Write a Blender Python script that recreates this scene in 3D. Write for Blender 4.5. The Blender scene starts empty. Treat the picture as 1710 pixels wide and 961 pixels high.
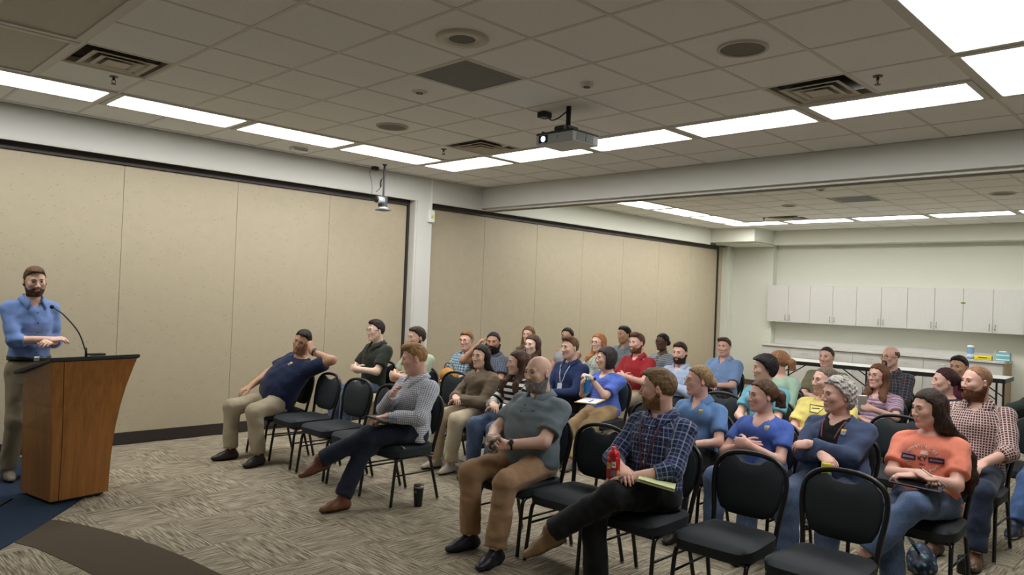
import bpy, bmesh, math, random
import numpy as np
from mathutils import Vector, Matrix
random.seed(7); np.random.seed(7)
scene = bpy.context.scene
COL = scene.collection
PI = math.pi
# ------------------------------------------------------------------ camera
CAM_H = 1.71                      # eye height of the standing photographer
CEIL = 3.314
FPX = 1244.16
cam_d = bpy.data.cameras.new('camera'); cam = bpy.data.objects.new('camera', cam_d); COL.objects.link(cam)
cam_d.sensor_fit = 'HORIZONTAL'; cam_d.sensor_width = 36.0; cam_d.lens = 36.0 * FPX / 1710.0
cam_d.clip_start = 0.05; cam_d.clip_end = 100
RC = Matrix(((0.70484642, -0.70822814, 0.04005528), (0.03674723, -0.01993582, -0.99912572), (0.70840748, 0.70570211, 0.01197373)))
_r, _d, _f = Vector(RC[0]).normalized(), Vector(RC[1]).normalized(), Vector(RC[2]).normalized()
M = Matrix.Identity(4)
for k in range(3):
    M[k][0] = _r[k]; M[k][1] = -_d[k]; M[k][2] = -_f[k]
M[2][3] = CAM_H
cam.matrix_world = M
scene.camera = cam
scene.cycles.max_bounces = 7; scene.cycles.glossy_bounces = 2; scene.cycles.transmission_bounces = 6; scene.cycles.caustics_reflective = False; scene.cycles.caustics_refractive = False
# ------------------------------------------------------------------ world, view
world = bpy.data.worlds.new('world'); scene.world = world; world.use_nodes = True
world.node_tree.nodes['Background'].inputs[0].default_value = (0.75, 0.8, 0.85, 1)
world.node_tree.nodes['Background'].inputs[1].default_value = 0.05
scene.view_settings.view_transform = 'Standard'; scene.view_settings.look = 'None'
scene.view_settings.exposure = 0.9; scene.view_settings.gamma = 1.0
scene.view_settings.use_curve_mapping = False
PANEL_EMIT = 7.5                  # strength of every lit troffer lens
# ------------------------------------------------------------------ colour + node helpers
def lin(c):
    c = np.array(c, float) / 255.0
    return tuple(np.where(c <= .04045, c / 12.92, ((c + .055) / 1.055) ** 2.4)) + (1.0,)
class NT:
    def __init__(s, name):
        s.m = bpy.data.materials.new(name); s.m.use_nodes = True; s.t = s.m.node_tree; s.n = s.t.nodes
        s.b = s.n['Principled BSDF']; s.o = s.n['Material Output']
    def add(s, typ, **kw):
        n = s.n.new(typ)
        for k, v in kw.items(): setattr(n, k, v)
        return n
    def link(s, a, b): s.t.links.new(a, b)
    def inp(s, n, k, v):
        if hasattr(v, 'is_output') or isinstance(v, bpy.types.NodeSocket): s.link(v, n.inputs[k])
        else: n.inputs[k].default_value = v
    def math(s, op, a, b=None, c=None):
        n = s.add('ShaderNodeMath', operation=op)
        for k, v in enumerate((a, b, c)):
            if v is not None: s.inp(n, k, v)
        return n.outputs[0]
    def mix(s, f, a, b):
        n = s.add('ShaderNodeMix', data_type='RGBA')
        s.inp(n, 0, f); s.inp(n, 6, a); s.inp(n, 7, b)
        return n.outputs[2]
    def ramp(s, f, stops):
        n = s.add('ShaderNodeValToRGB'); e = n.color_ramp.elements
        while len(e) < len(stops): e.new(0.5)
        for x, (p, c) in zip(e, stops): x.position = p; x.color = c
        s.link(f, n.inputs[0]); return n.outputs[0]
    def coord(s, which='Object', scale=(1, 1, 1), rot=(0, 0, 0)):
        tc = s.add('ShaderNodeTexCoord'); mp = s.add('ShaderNodeMapping')
        mp.inputs['Scale'].default_value = scale; mp.inputs['Rotation'].default_value = rot
        s.link(tc.outputs[which], mp.inputs[0]); return mp.outputs[0]
    def world_pos(s, scale=(1, 1, 1)):
        g = s.add('ShaderNodeNewGeometry'); mp = s.add('ShaderNodeMapping'); mp.inputs['Scale'].default_value = scale
        s.link(g.outputs['Position'], mp.inputs[0]); return mp.outputs[0]
    def attr(s, name):
        n = s.add('ShaderNodeAttribute'); n.attribute_name = name; return n
    def noise(s, vec, scale, detail=2, rough=.5):
        n = s.add('ShaderNodeTexNoise'); n.inputs['Scale'].default_value = scale; n.inputs['Detail'].default_value = detail
        n.inputs['Roughness'].default_value = rough
        if vec is not None: s.link(vec, n.inputs['Vector'])
        return n.outputs['Fac']
    def bump(s, h, strength, dist=.01):
        n = s.add('ShaderNodeBump'); n.inputs['Strength'].default_value = strength; n.inputs['Distance'].default_value = dist
        s.link(h, n.inputs['Height']); s.link(n.outputs[0], s.b.inputs['Normal'])
    def setc(s, c): s.inp(s.b, 'Base Color', c)
MATS = {}
def plain(name, rgb, rough=.6, metal=0, spec=.5, var=0, vscale=30, bump=0, bscale=200, emit=0):
    if name in MATS: return MATS[name]
    t = NT(name); c = lin(rgb); v = t.coord()
    if var:
        f = t.noise(v, vscale, 3)
        lo = tuple(x * (1 - var) for x in c[:3]) + (1,); hi = tuple(min(1, x * (1 + var)) for x in c[:3]) + (1,)
        t.setc(t.mix(f, lo, hi))
    else: t.setc(c)
    t.b.inputs['Roughness'].default_value = rough; t.b.inputs['Metallic'].default_value = metal
    t.b.inputs['Specular IOR Level'].default_value = spec
    if bump: t.bump(t.noise(v, bscale, 2), bump, .003)
    if emit:
        t.b.inputs['Emission Color'].default_value = c; t.b.inputs['Emission Strength'].default_value = emit
    MATS[name] = t.m; return t.m
# ------------------------------------------------------------------ object helpers
def link(o, parent=None):
    COL.objects.link(o)
    if parent is not None: o.parent = parent
    return o
def tag(o, label=None, cat=None, group=None, kind=None):
    if label: o['label'] = label
    if cat: o['category'] = cat
    if group: o['group'] = group
    if kind: o['kind'] = kind
    return o
def empty(name, loc=(0, 0, 0), rz=0, parent=None):
    o = bpy.data.objects.new(name, None); o.empty_display_size = .1
    o.location = loc; o.rotation_euler = (0, 0, rz)
    return link(o, parent)
def mesh_obj(name, me, mat=None, parent=None, loc=(0, 0, 0), rot=(0, 0, 0)):
    o = bpy.data.objects.new(name, me); o.location = loc; o.rotation_euler = rot
    if mat is not None and len(me.materials) == 0: me.materials.append(mat)
    return link(o, parent)
def bm_mesh(name, bm, smooth=False, mat=None):
    me = bpy.data.meshes.new(name); bm.normal_update(); bm.to_mesh(me); bm.free()
    if smooth: me.polygons.foreach_set('use_smooth', [True] * len(me.polygons))
    if mat is not None: me.materials.append(mat)
    return me
def add_box(bm, lo, hi, bevel=0, seg=1):
    r = bmesh.ops.create_cube(bm, size=1); vs = r['verts']
    for v in vs:
        v.co = Vector([lo[k] + (v.co[k] + .5) * (hi[k] - lo[k]) for k in range(3)])
    if bevel:
        es = list({e for v in vs for e in v.link_edges})
        bmesh.ops.bevel(bm, geom=es, offset=bevel, segments=seg, affect='EDGES', profile=.7)
def add_cyl(bm, a, b, ra, rb=None, seg=12, caps=True):
    a, b = Vector(a), Vector(b); rb = ra if rb is None else rb; d = b - a
    r = bmesh.ops.create_cone(bm, cap_ends=caps, segments=seg, radius1=ra, radius2=rb, depth=d.length)
    mt = Matrix.Translation((a + b) / 2) @ d.to_track_quat('Z', 'Y').to_matrix().to_4x4()
    bmesh.ops.transform(bm, matrix=mt, verts=r['verts'])
def add_tube(bm, pts, rad, seg=8, closed=False, flat=None):
    pts = [Vector(p) for p in pts]; n = len(pts); rings = []; up = None
    for i, p in enumerate(pts):
        if closed: t = pts[(i + 1) % n] - pts[i - 1]
        else: t = pts[min(i + 1, n - 1)] - pts[max(i - 1, 0)]
        t.normalize()
        if up is None: up = Vector((0, 0, 1)) if abs(t.z) < .9 else Vector((1, 0, 0))
        s = t.cross(up).normalized(); up = s.cross(t).normalized()
        r = rad[i] if hasattr(rad, '__len__') else rad
        rings.append([bm.verts.new(p + (s * math.cos(2 * PI * k / seg) + up * math.sin(2 * PI * k / seg)) * r) for k in range(seg)])
    m = n if closed else n - 1
    for i in range(m):
        A, B = rings[i], rings[(i + 1) % n]
        for k in range(seg): bm.faces.new((A[k], A[(k + 1) % seg], B[(k + 1) % seg], B[k]))
    if not closed:
        bm.faces.new(rings[0][::-1]); bm.faces.new(rings[-1])
def smooth_path(pts, n=6):
    """Catmull-Rom through pts"""
    pts = [Vector(p) for p in pts]; out = []
    for i in range(len(pts) - 1):
        p0 = pts[max(i - 1, 0)]; p1 = pts[i]; p2 = pts[i + 1]; p3 = pts[min(i + 2, len(pts) - 1)]
        for k in range(n):
            t = k / n
            out.append(.5 * (2 * p1 + (p2 - p0) * t + (2 * p0 - 5 * p1 + 4 * p2 - p3) * t * t + (3 * p1 - p0 - 3 * p2 + p3) * t ** 3))
    return out + [pts[-1]]
def box_mesh(name, lo, hi, bevel=0, mat=None, seg=1):
    bm = bmesh.new(); add_box(bm, lo, hi, bevel, seg); return bm_mesh(name, bm, False, mat)
def struct(name, lo, hi, mat, parent=None, bevel=0):
    o = mesh_obj(name, box_mesh(name, lo, hi, bevel), mat, parent)
    if parent is None: o['kind'] = 'structure'
    return o
def poly_prism(bm, pts, z0, z1):
    """closed polygon (x,y) list extruded from z0 to z1"""
    lo = [bm.verts.new((x, y, z0)) for x, y in pts]; hi = [bm.verts.new((x, y, z1)) for x, y in pts]; n = len(pts)
    bm.faces.new(lo[::-1]); bm.faces.new(hi)
    for k in range(n): bm.faces.new((lo[k], lo[(k + 1) % n], hi[(k + 1) % n], hi[k]))
def text_mesh(name, body, size, depth=.0005, align='CENTER'):
    cu = bpy.data.curves.new(name, 'FONT'); cu.body = body; cu.size = size; cu.extrude = depth
    cu.align_x = align; cu.align_y = 'CENTER'; cu.resolution_u = 3
    o = bpy.data.objects.new(name, cu); COL.objects.link(o)
    dg = bpy.context.evaluated_depsgraph_get()
    me = bpy.data.meshes.new_from_object(o.evaluated_get(dg))
    bpy.data.objects.remove(o); bpy.data.curves.remove(cu)
    me.materials.clear(); return me
# ------------------------------------------------------------------ room materials
def mat_wallpaint(name, rgb):
    t = NT(name); v = t.world_pos(); c = lin(rgb)
    t.setc(t.mix(t.noise(v, 1.3, 2), tuple(x * .97 for x in c[:3]) + (1,), c))
    t.b.inputs['Roughness'].default_value = .75; t.bump(t.noise(v, 160, 2), .08, .002); return t.m
def mat_vinyl():
    t = NT('partition_vinyl'); v = t.world_pos(); base = lin((180, 169, 144))
    col = t.mix(t.noise(v, 9, 4, .6), tuple(x * .9 for x in base[:3]) + (1,), tuple(min(1, x * 1.05) for x in base[:3]) + (1,))
    vo = t.add('ShaderNodeTexVoronoi'); vo.inputs['Scale'].default_value = 1.0; vo.inputs['Randomness'].default_value = 1
    t.link(t.world_pos((17, 17, 34)), vo.inputs['Vector'])
    wob = t.noise(t.world_pos((30, 30, 60)), 1, 2)
    fl = t.math('LESS_THAN', t.math('ADD', vo.outputs['Distance'], t.math('MULTIPLY', wob, .25)), .30)
    pick = t.math('GREATER_THAN', t.noise(t.world_pos((9, 9, 18)), 1, 1), .5)
    t.setc(t.mix(t.math('MULTIPLY', t.math('MULTIPLY', fl, pick), .42), col, lin((140, 122, 92))))
    t.b.inputs['Roughness'].default_value = .55
    t.bump(t.noise(t.world_pos((60, 60, 60)), 1, 3), .12, .003); return t.m
def mat_tile():
    t = NT('ceiling_tile_board'); v = t.coord(); c = lin((238, 239, 236))
    n = t.noise(v, 160, 2); n2 = t.noise(t.world_pos(), 1.2, 2)
    col = t.mix(n2, tuple(x * .94 for x in c[:3]) + (1,), c)
    pit = t.math('LESS_THAN', n, .36)
    t.setc(t.mix(t.math('MULTIPLY', pit, .35), col, lin((130, 124, 114))))
    t.b.inputs['Roughness'].default_value = .9; t.bump(n, .25, .003); return t.m
def carpet_nodes(name, along_y):
    t = NT(name)
    sc = (92, 5.5, 1) if along_y else (5.5, 92, 1)
    sc2 = (140, 3.2, 1) if along_y else (3.2, 140, 1)
    a = t.noise(t.world_pos(sc), 1, 2, .6); b = t.noise(t.world_pos(sc2), 1, 1); c = t.noise(t.world_pos((260, 260, 260)), 1, 2); d = t.noise(t.world_pos((6, 6, 6)), 1, 3)
    h = t.math('ADD', t.math('MULTIPLY', a, .62), t.math('ADD', t.math('MULTIPLY', b, .30), t.math('MULTIPLY', d, .08)))
    col = t.ramp(h, [(.38, lin((92, 84, 72))), (.46, lin((132, 123, 106))), (.53, lin((164, 154, 134))), (.62, lin((192, 183, 163)))])
    t.setc(t.mix(t.math('MULTIPLY', c, .22), col, lin((96, 88, 76))))
    t.b.inputs['Roughness'].default_value = .95; t.b.inputs['Specular IOR Level'].default_value = .1
    t.bump(t.math('ADD', h, t.math('MULTIPLY', c, .5)), .5, .006); return t.m
def mat_solidcarpet(name, rgb):
    t = NT(name); v = t.world_pos(); c = lin(rgb); n = t.noise(v, 420, 2)
    t.setc(t.mix(n, tuple(x * .62 for x in c[:3]) + (1,), tuple(x * 1.3 for x in c[:3]) + (1,)))
    t.b.inputs['Roughness'].default_value = .95; t.b.inputs['Specular IOR Level'].default_value = .1; t.bump(n, .5, .005); return t.m
def mat_wood(name, rgb, along='Z'):
    t = NT(name); c = lin(rgb); sc = {'Z': (38, 38, 1.6), 'X': (1.6, 38, 38)}[along]
    g = t.noise(t.coord('Object', sc), 1, 4, .65); b = t.noise(t.coord('Object', (3, 3, .7)), 1, 3)
    f = t.math('ADD', t.math('MULTIPLY', g, .7), t.math('MULTIPLY', b, .3))
    t.setc(t.ramp(f, [(.33, tuple(x * .66 for x in c[:3]) + (1,)), (.5, c), (.66, tuple(min(1, x * 1.28) for x in c[:3]) + (1,))]))
    t.b.inputs['Roughness'].default_value = .36; t.bump(g, .05, .002); return t.m
WALL = mat_wallpaint('wall_paint', (214, 216, 203)); SOFF = mat_wallpaint('soffit_paint', (208, 208, 203)); VINYL = mat_vinyl(); TILE = mat_tile()
GRIDM = plain('ceiling_grid_metal', (206, 204, 196), .5); DARK = plain('dark_bronze', (48, 40, 38), .5); BLACKP = plain('black_plastic', (18, 18, 19), .45)
CARY, CARX = carpet_nodes('carpet_streak_y', True), carpet_nodes('carpet_streak_x', False)
# ------------------------------------------------------------------ setting
YS, YP, XB = 8.20, 8.36, 7.53          # soffit face, partition face, beam face
XF, ROOMX0, ROOMY0 = 15.40, -1.8, -3.4
BB = 2.99                               # underside of soffit and beam
floor = struct('floor', (ROOMX0, ROOMY0, -.2), (XF + .3, YP + .3, -.006), CARX)
# carpet tiles, quarter-turned against each other
TX, TY = .43, .615
me_x = box_mesh('carpet_tile_x', (0, 0, -.006), (TX - .002, TY - .002, 0), 0, CARX); me_y = box_mesh('carpet_tile_y', (0, 0, -.006), (TX - .002, TY - .002, 0), 0, CARY)
nt = 0; rest = bmesh.new()
for a in range(-7, 32):
    for b in range(-7, 8):
        x, y = 2.15 + TX * a, 5.44 + TY * b - .012
        if y + TY > YP or x < -1.2 or y < -1.6: continue
        cx, cy = x + TX / 2, y + TY / 2
        fw = cx * .708 + cy * .706; rt = cx * .705 - cy * .708
        if fw < 2.2 or abs(rt) / fw > .80: continue
        m = me_y if (a + b) % 2 == 0 else me_x
        if nt < 300 and cx < 7.4:
            mesh_obj('carpet_tile', m, None, floor, (x, y, 0)); nt += 1
        else: add_box(rest, (x, y, -.006), (x + TX - .002, y + TY - .002, 0))
        if not (nt < 300 and cx < 7.4):
            pass
o = mesh_obj('carpet_field', bm_mesh('carpet_field', rest, False, CARX), None, floor); o['kind'] = 'stuff'
# plain carpet inlays at the front of the room
S = CAM_H / 1.67
def inlay(name, pts, mat, z):
    bm = bmesh.new(); poly_prism(bm, [(x * S, y * S) for x, y in pts], 0.0, z)
    o = mesh_obj(name, bm_mesh(name, bm, False, mat)); o['kind'] = 'structure'; return o
arc_t = [(1.40, 5.90), (1.50, 5.80), (1.60, 5.58), (1.68, 5.37), (1.75, 5.14), (1.813, 4.90), (1.87, 4.6), (1.92, 4.18), (1.94, 3.6), (1.90, 2.9)]
arc_b = [(1.36, 2.9), (1.41, 3.6), (1.41, 4.18), (1.373, 4.62), (1.335, 4.85), (1.289, 5.07), (1.24, 5.30), (1.15, 5.52)]
inlay('floor_inlay_brown', arc_t + arc_b, mat_solidcarpet('brown_carpet', (88, 78, 66)), .003)
inlay('floor_inlay_blue', [(1.80, 6.32), (1.686, 6.155), (1.50, 5.91), (1.332, 5.683), (1.20, 5.52), (1.074, 5.372), (.7, 4.95), (-.9, 4.95), (-.9, 8.1), (1.72, 8.1), (1.95, 7.2), (1.93, 6.6)], mat_solidcarpet('navy_carpet', (44, 58, 76)), .005)
# walls
struct('wall_front', (ROOMX0 - .2, ROOMY0, 0), (ROOMX0, YP + .3, CEIL + .1), WALL)
struct('wall_right', (ROOMX0 - .2, ROOMY0 - .2, 0), (XF + .3, ROOMY0, CEIL + .1), WALL)
wl = struct('wall_left', (ROOMX0, YP + .05, -.2), (XF + .3, YP + .3, CEIL + .1), WALL)
wf = struct('wall_back', (XF, ROOMY0, 0), (XF + .3, 7.30, CEIL + .1), WALL)
struct('wall_back_return', (15.22, 7.30, 0), (XF + .3, YP + .06, CEIL + .1), WALL)
struct('trim_1', (15.02, ROOMY0, 3.02), (XF, 7.22, CEIL), WALL)                       # shallow bulkhead on the back wall
bk = struct('trim_2', (14.15, 7.21, 3.03), (XF, YS, CEIL), WALL)                      # boxed chase in the corner
struct('trim_3', (14.35, 7.27, 2.995), (15.2, YS - .02, 3.03), WALL)
struct('soffit_left_front', (ROOMX0, YS, BB), (XB, YP + .06, CEIL), SOFF)['kind'] = 'structure'
struct('soffit_left_back', (XB + .36, YS, BB), (14.151, YP + .06, CEIL), WALL)['kind'] = 'structure'
struct('beam', (XB, ROOMY0, BB + .02), (XB + .36, YS + .1, CEIL), SOFF)['kind'] = 'structure'
struct('trim_4', (XB + .07, ROOMY0, BB - .012), (XB + .10, YS, BB + .02), GRIDM); struct('trim_5', (XB + .24, ROOMY0, BB - .012), (XB + .27, YS, BB + .02), GRIDM)
struct('trim_6', (XB + .10, ROOMY0, BB + .012), (XB + .24, YS, BB + .0195), DARK)
struct('trim_7', (6.325, YS - .001, 0), (6.585, YP + .05, BB), SOFF)                   # pilaster between the two partition openings
struct('trim_8', (14.93, YP - .13, 0), (15.22, YP + .06, BB), WALL); struct('trim_13', (15.04, YP - .15, 0), (15.10, YP - .12, BB), WALL)
struct('baseboard_back', (15.2, 7.32, 0), (15.22, YP - .13, .11), plain('brown_base', (92, 78, 62), .5))
# folding partitions : each leaf a panel with its own edges
def partition(name, seams, x0, x1):
    e = empty(name, ((x0 + x1) / 2, YP, 0)); e['kind'] = 'structure'
    xs = [x0] + seams + [x1]
    for a, b in zip(xs[:-1], xs[1:]):
        mesh_obj('panel', box_mesh('partition_panel', (a - (x0 + x1) / 2 + .0014, 0, .12), (b - (x0 + x1) / 2 - .0014, .05, BB - .075), .003), VINYL, e)
    w = (x1 - x0) / 2
    mesh_obj('head_track', box_mesh('head_track', (-w, -.03, BB - .075), (w, .05, BB)), DARK, e)
    mesh_obj('bottom_sweep', box_mesh('bottom_sweep', (-w, -.008, 0), (w, .05, .12)), DARK, e)
    return e
p1 = partition('wall_partition_front', [1.39, 2.61, 3.835, 5.05], .17, 6.262)
mesh_obj('edge_post', box_mesh('edge_post', (6.262 - 3.216, -.03, 0), (6.292 - 3.216, .05, BB)), DARK, p1)
p2 = partition('wall_partition_back', [7.75, 8.93, 10.11, 11.29, 12.47, 13.65], 6.588, 14.72)
cx2 = (6.588 + 14.72) / 2
mesh_obj('edge_post', box_mesh('edge_post', (14.72 - cx2, -.03, 0), (14.75 - cx2, .05, BB)), DARK, p2)
mesh_obj('panel', box_mesh('pocket_panel', (14.75 - cx2, -.01, .0), (14.93 - cx2, .05, BB - .03)), VINYL, p2)
# first-leaf jamb reveal
struct('trim_9', (6.292, YS + .01, 0), (6.33, YP + .05, BB), SOFF)
struct('trim_10', (ROOMX0, YS + .005, BB - .012), (6.33, YS + .035, BB), GRIDM); struct('trim_11', (6.585, YS + .005, BB - .012), (14.15, YS + .035, BB), GRIDM)
# white surface raceway and box on the pilaster
rw = empty('cable_raceway', (6.55, YS, 2.6)); tag(rw, 'white vertical cable raceway ending in a small box on the pilaster', 'raceway')
WHITEP = plain('white_plastic', (226, 226, 220), .4)
mesh_obj('channel', box_mesh('channel', (-.018, -.02, .27), (.018, 0, CEIL - 2.6), .003), WHITEP, rw)
mesh_obj('box', box_mesh('rbox', (-.05, -.045, .10), (.05, 0, .27), .006), WHITEP, rw)
mesh_obj('switch', box_mesh('rsw', (-.015, -.05, .15), (.02, -.045, .2), .002), plain('green_tab', (190, 210, 90), .4), rw)
# ------------------------------------------------------------------ suspended ceilings
GX, GY, G = 2.6867, 3.8184, .61
ceil_o = struct('ceiling', (ROOMX0, ROOMY0, CEIL + .06), (XF + .3, YP + .1, CEIL + .12), plain('plenum', (60, 58, 54), .9))
LENS = NT('troffer_lens'); LENS.b.inputs['Base Color'].default_value = (.9, .9, .9, 1)
LENS.b.inputs['Emission Color'].default_value = (1.0, .99, .97, 1); LENS.b.inputs['Emission Strength'].default_value = PANEL_EMIT; LENS = LENS.m
LENS_OFF = plain('unlit_lens', (176, 170, 156), .5)
tile_me = box_mesh('ceiling_tile', (.0115, .0115, 0), (G - .0115, G - .0115, .02), .0015, TILE)
GROUPL = 'ceiling light panels'
def troffer(x0, y0, x1, y1, label, lit=True, group='lit troffers in the ceiling', fr=.05):
    e = empty('ceiling_light', ((x0 + x1) / 2, (y0 + y1) / 2, CEIL)); tag(e, label, 'ceiling light', group)
    a, b = (x1 - x0) / 2 - .012, (y1 - y0) / 2 - .012
    bm = bmesh.new()
    for lo, hi in (((-a, -b, -.012), (a, -b + fr, .03)), ((-a, b - fr, -.012), (a, b, .03)), ((-a, -b + fr, -.012), (-a + fr, b - fr, .03)), ((a - fr, -b + fr, -.012), (a, b - fr, .03))):
        add_box(bm, lo, hi, .003)
    mesh_obj('frame', bm_mesh('troffer_frame', bm), GRIDM, e)
    mesh_obj('diffuser', box_mesh('diffuser', (-a + fr, -b + fr, -.002), (a - fr, b - fr, .02)), LENS if lit else LENS_OFF, e)
    return e
occupied = set()
def cell_troffer(i0, i1, j0, j1, label, lit=True):
    for i in range(i0, i1):
        for j in range(j0, j1): occupied.add((i, j))
    g = 'lit troffers in the ceiling' if lit else 'unlit troffers in the ceiling'
    return troffer(GX + G * i0, GY + G * j0, GX + G * i1, GY + G * j1, label, lit, g)
for i0, l in ((-5, 'lit troffer along the left soffit, outside the frame at the left'), (-3, 'leftmost lit troffer along the left soffit, cut by the photo edge'), (-1, 'second lit troffer from the left along the left soffit'), (1, 'third lit troffer from the left, near the white ceiling sensor'), (3, 'fourth lit troffer from the left, above the hanging video camera')):
    cell_troffer(i0, i0 + 2, 5, 6, l)
for j0, l in ((4, 'lit troffer in the corner of the ring, above the pilaster'), (2, 'lit troffer half hidden behind the left end of the projector'), (0, 'lit troffer showing just behind the right end of the projector'), (-2, 'lit troffer between the projector and the right air diffuser'), (-4, 'lit troffer beside the right sprinkler and air diffuser')):
    cell_troffer(5, 6, j0, j0 + 2, l)
for i0, l in ((4, 'lit troffer at the right edge, lower of the two big ones'), (2, 'large lit troffer in the top right corner of the photo'), (0, 'lit troffer of the right row beyond the top edge')):
    cell_troffer(i0, i0 + 2, -5, -4, l)
for j0, l in ((3, 'unlit troffer at the upper left edge, lower one'), (1, 'unlit troffer in the top left corner of the photo'), (-1, 'unlit troffer of the near row beyond the top edge'), (-3, 'second unlit troffer of the near row beyond the top edge')):
    cell_troffer(-3, -2, j0, j0 + 2, l, False)
VENTM = plain('diffuser_metal', (172, 164, 146), .45); VENTD = plain('duct_dark', (34, 34, 32), .8)
def air_diffuser(cx, cy, label, s=.61, z=CEIL):
    e = empty('air_diffuser', (cx, cy, z)); tag(e, label, 'air vent', 'square ceiling diffusers')
    h = s / 2 - .012
    mesh_obj('plenum_box', box_mesh('plenum_box', (-h, -h, .055), (h, h, .06)), VENTD, e)
    for k, (r, zz) in enumerate(((h, .0), (h * .74, -.012), (h * .50, -.016), (h * .28, -.018))):
        bm = bmesh.new(); w = .034 if k else .02
        def ring(rr, z0): return [bm.verts.new(p) for p in ((-rr, -rr, z0), (rr, -rr, z0), (rr, rr, z0), (-rr, rr, z0))]
        A, B, C2, D = ring(r, zz), ring(r - w, zz + .004), ring(r - w - .05 * (k > 0), zz + .045), ring(r, zz + .004)
        for P, Q in ((A, B), (B, C2), (D, A)):
            for q in range(4): bm.faces.new((P[q], Q[q], Q[(q + 1) % 4], P[(q + 1) % 4]))
        if k == 3:
            bm.faces.new(A)
        mesh_obj('louver_ring', bm_mesh('louver_ring', bm), VENTM, e)
    return e
for (i, j), l in (((-2, 3), 'square air diffuser at the upper left of the ceiling'), ((4, 3), 'square air diffuser above the corner of the light ring'), ((4, -3), 'square air diffuser at the right beside a sprinkler')):
    occupied.add((i, j)); air_diffuser(GX + G * (i + .5), GY + G * (j + .5), l)
# perforated return grille
def mat_perf():
    t = NT('perforated_grille'); v = t.coord('Object', (75, 75, 75)); vo = t.add('ShaderNodeTexVoronoi'); vo.inputs['Randomness'].default_value = 0
    vo.inputs['Scale'].default_value = 1; t.link(v, vo.inputs['Vector'])
    t.setc(t.mix(t.math('LESS_THAN', vo.outputs['Distance'], .42), lin((150, 152, 150)), lin((24, 25, 26)))); t.b.inputs['Roughness'].default_value = .6; return t.m
PERF = mat_perf()
def grille(cx, cy, label, sx=.61, sy=.61):
    e = empty('return_grille', (cx, cy, CEIL)); tag(e, label, 'air vent')
    mesh_obj('grille_plate', box_mesh('grille_plate', (-sx / 2 + .02, -sy / 2 + .02, 0), (sx / 2 - .02, sy / 2 - .02, .006)), PERF, e)
    bm = bmesh.new(); a, b, w = sx / 2 - .012, sy / 2 - .012, .014
    for lo, hi in (((-a, -b, -.004), (a, -b + w, .01)), ((-a, b - w, -.004), (a, b, .01)), ((-a, -b, -.004), (-a + w, b, .01)), ((a - w, -b, -.004), (a, b, .01))): add_box(bm, lo, hi)
    mesh_obj('grille_frame', bm_mesh('grille_frame', bm), GRIDM, e)
occupied.add((1, 0)); grille(GX + 1.5 * G, GY + .5 * G, 'dark perforated return grille in the middle of the ceiling')
i0, i1, j0, j1 = -7, 8, -12, 8
XE, YE = XB, YS
def tile_at(i, j, x0, y0, xl, yl):
    x, y = x0 + G * i, y0 + G * j
    w, h = min(G, xl - x), min(G, yl - y)
    if w < .05 or h < .05: return
    if w > G - .001 and h > G - .001: me = tile_me
    else: me = box_mesh('ceiling_tile_cut', (.010, .010, 0), (w - .004, h - .004, .02), .003, TILE)
    mesh_obj('ceiling_tile', me, None, ceil_o, (x, y, CEIL))
for i in range(i0, i1 + 1):
    for j in range(j0, j1 + 1):
        if (i, j) in occupied: continue
        if i < -4 or j < -7: continue
        tile_at(i, j, GX, GY, XE, YE)
def bars(x0, y0, xa, xb, ya, yb, skip):
    w = .012
    for i in range(-12, 26):
        x = x0 + G * i
        if xa < x < xb:
            bm = bmesh.new(); add_box(bm, (x - w, ya, CEIL - .003), (x + w, yb, CEIL + .02))
            mesh_obj('grid_bar', bm_mesh('grid_bar', bm), GRIDM, ceil_o)
    for j in range(-16, 12):
        y = y0 + G * j
        if ya < y < yb:
            bm = bmesh.new(); add_box(bm, (xa, y - w, CEIL - .0028), (xb, y + w, CEIL + .02))
            mesh_obj('grid_bar', bm_mesh('grid_bar', bm), GRIDM, ceil_o)
# bars would cross the two-cell troffers: build them per cell edge instead
def bar_segments(x0, y0, cells, merged):
    segs = set()
    for (i, j) in cells:
        for s in (('y', i, j), ('y', i + 1, j), ('x', i, j), ('x', i, j + 1)):
            segs.add(s)
    segs -= merged
    byline = {}
    for k, i, j in segs:
        byline.setdefault((k, i if k == 'y' else j), []).append(j if k == 'y' else i)
    w = .012
    for (k, c), l in byline.items():
        l.sort(); runs = []; st = l[0]; pr = l[0]
        for q in l[1:]:
            if q != pr + 1: runs.append((st, pr + 1)); st = q
            pr = q
        runs.append((st, pr + 1))
        for a, b in runs:
            bm = bmesh.new()
            if k == 'y': add_box(bm, (x0 + G * c - w, y0 + G * a, CEIL - .003), (min(x0 + G * c + w, xlim), min(y0 + G * b, ylim), CEIL + .02))
            else: add_box(bm, (x0 + G * a, y0 + G * c - w, CEIL - .0028), (min(x0 + G * b, xlim), min(y0 + G * c + w, ylim), CEIL + .02))
            mesh_obj('grid_bar', bm_mesh('grid_bar', bm), GRIDM, ceil_o)
cells1 = [(i, j) for i in range(-4, 9) for j in range(-7, 8) if GX + G * i < XE and GY + G * j < YE]
merged = set()
for i in (-3, -1, 1, 3): merged.add(('y', i + 1, 5))
for j in (4, 2, 0, -2, -4): merged.add(('x', 5, j + 1))
for i in (4, 2, 0): merged.add(('y', i + 1, -5))
for j in (3, 1, -1, -3): merged.add(('x', -3, j + 1))
xlim, ylim = XE, YE
bar_segments(GX, GY, cells1, merged)
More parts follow.
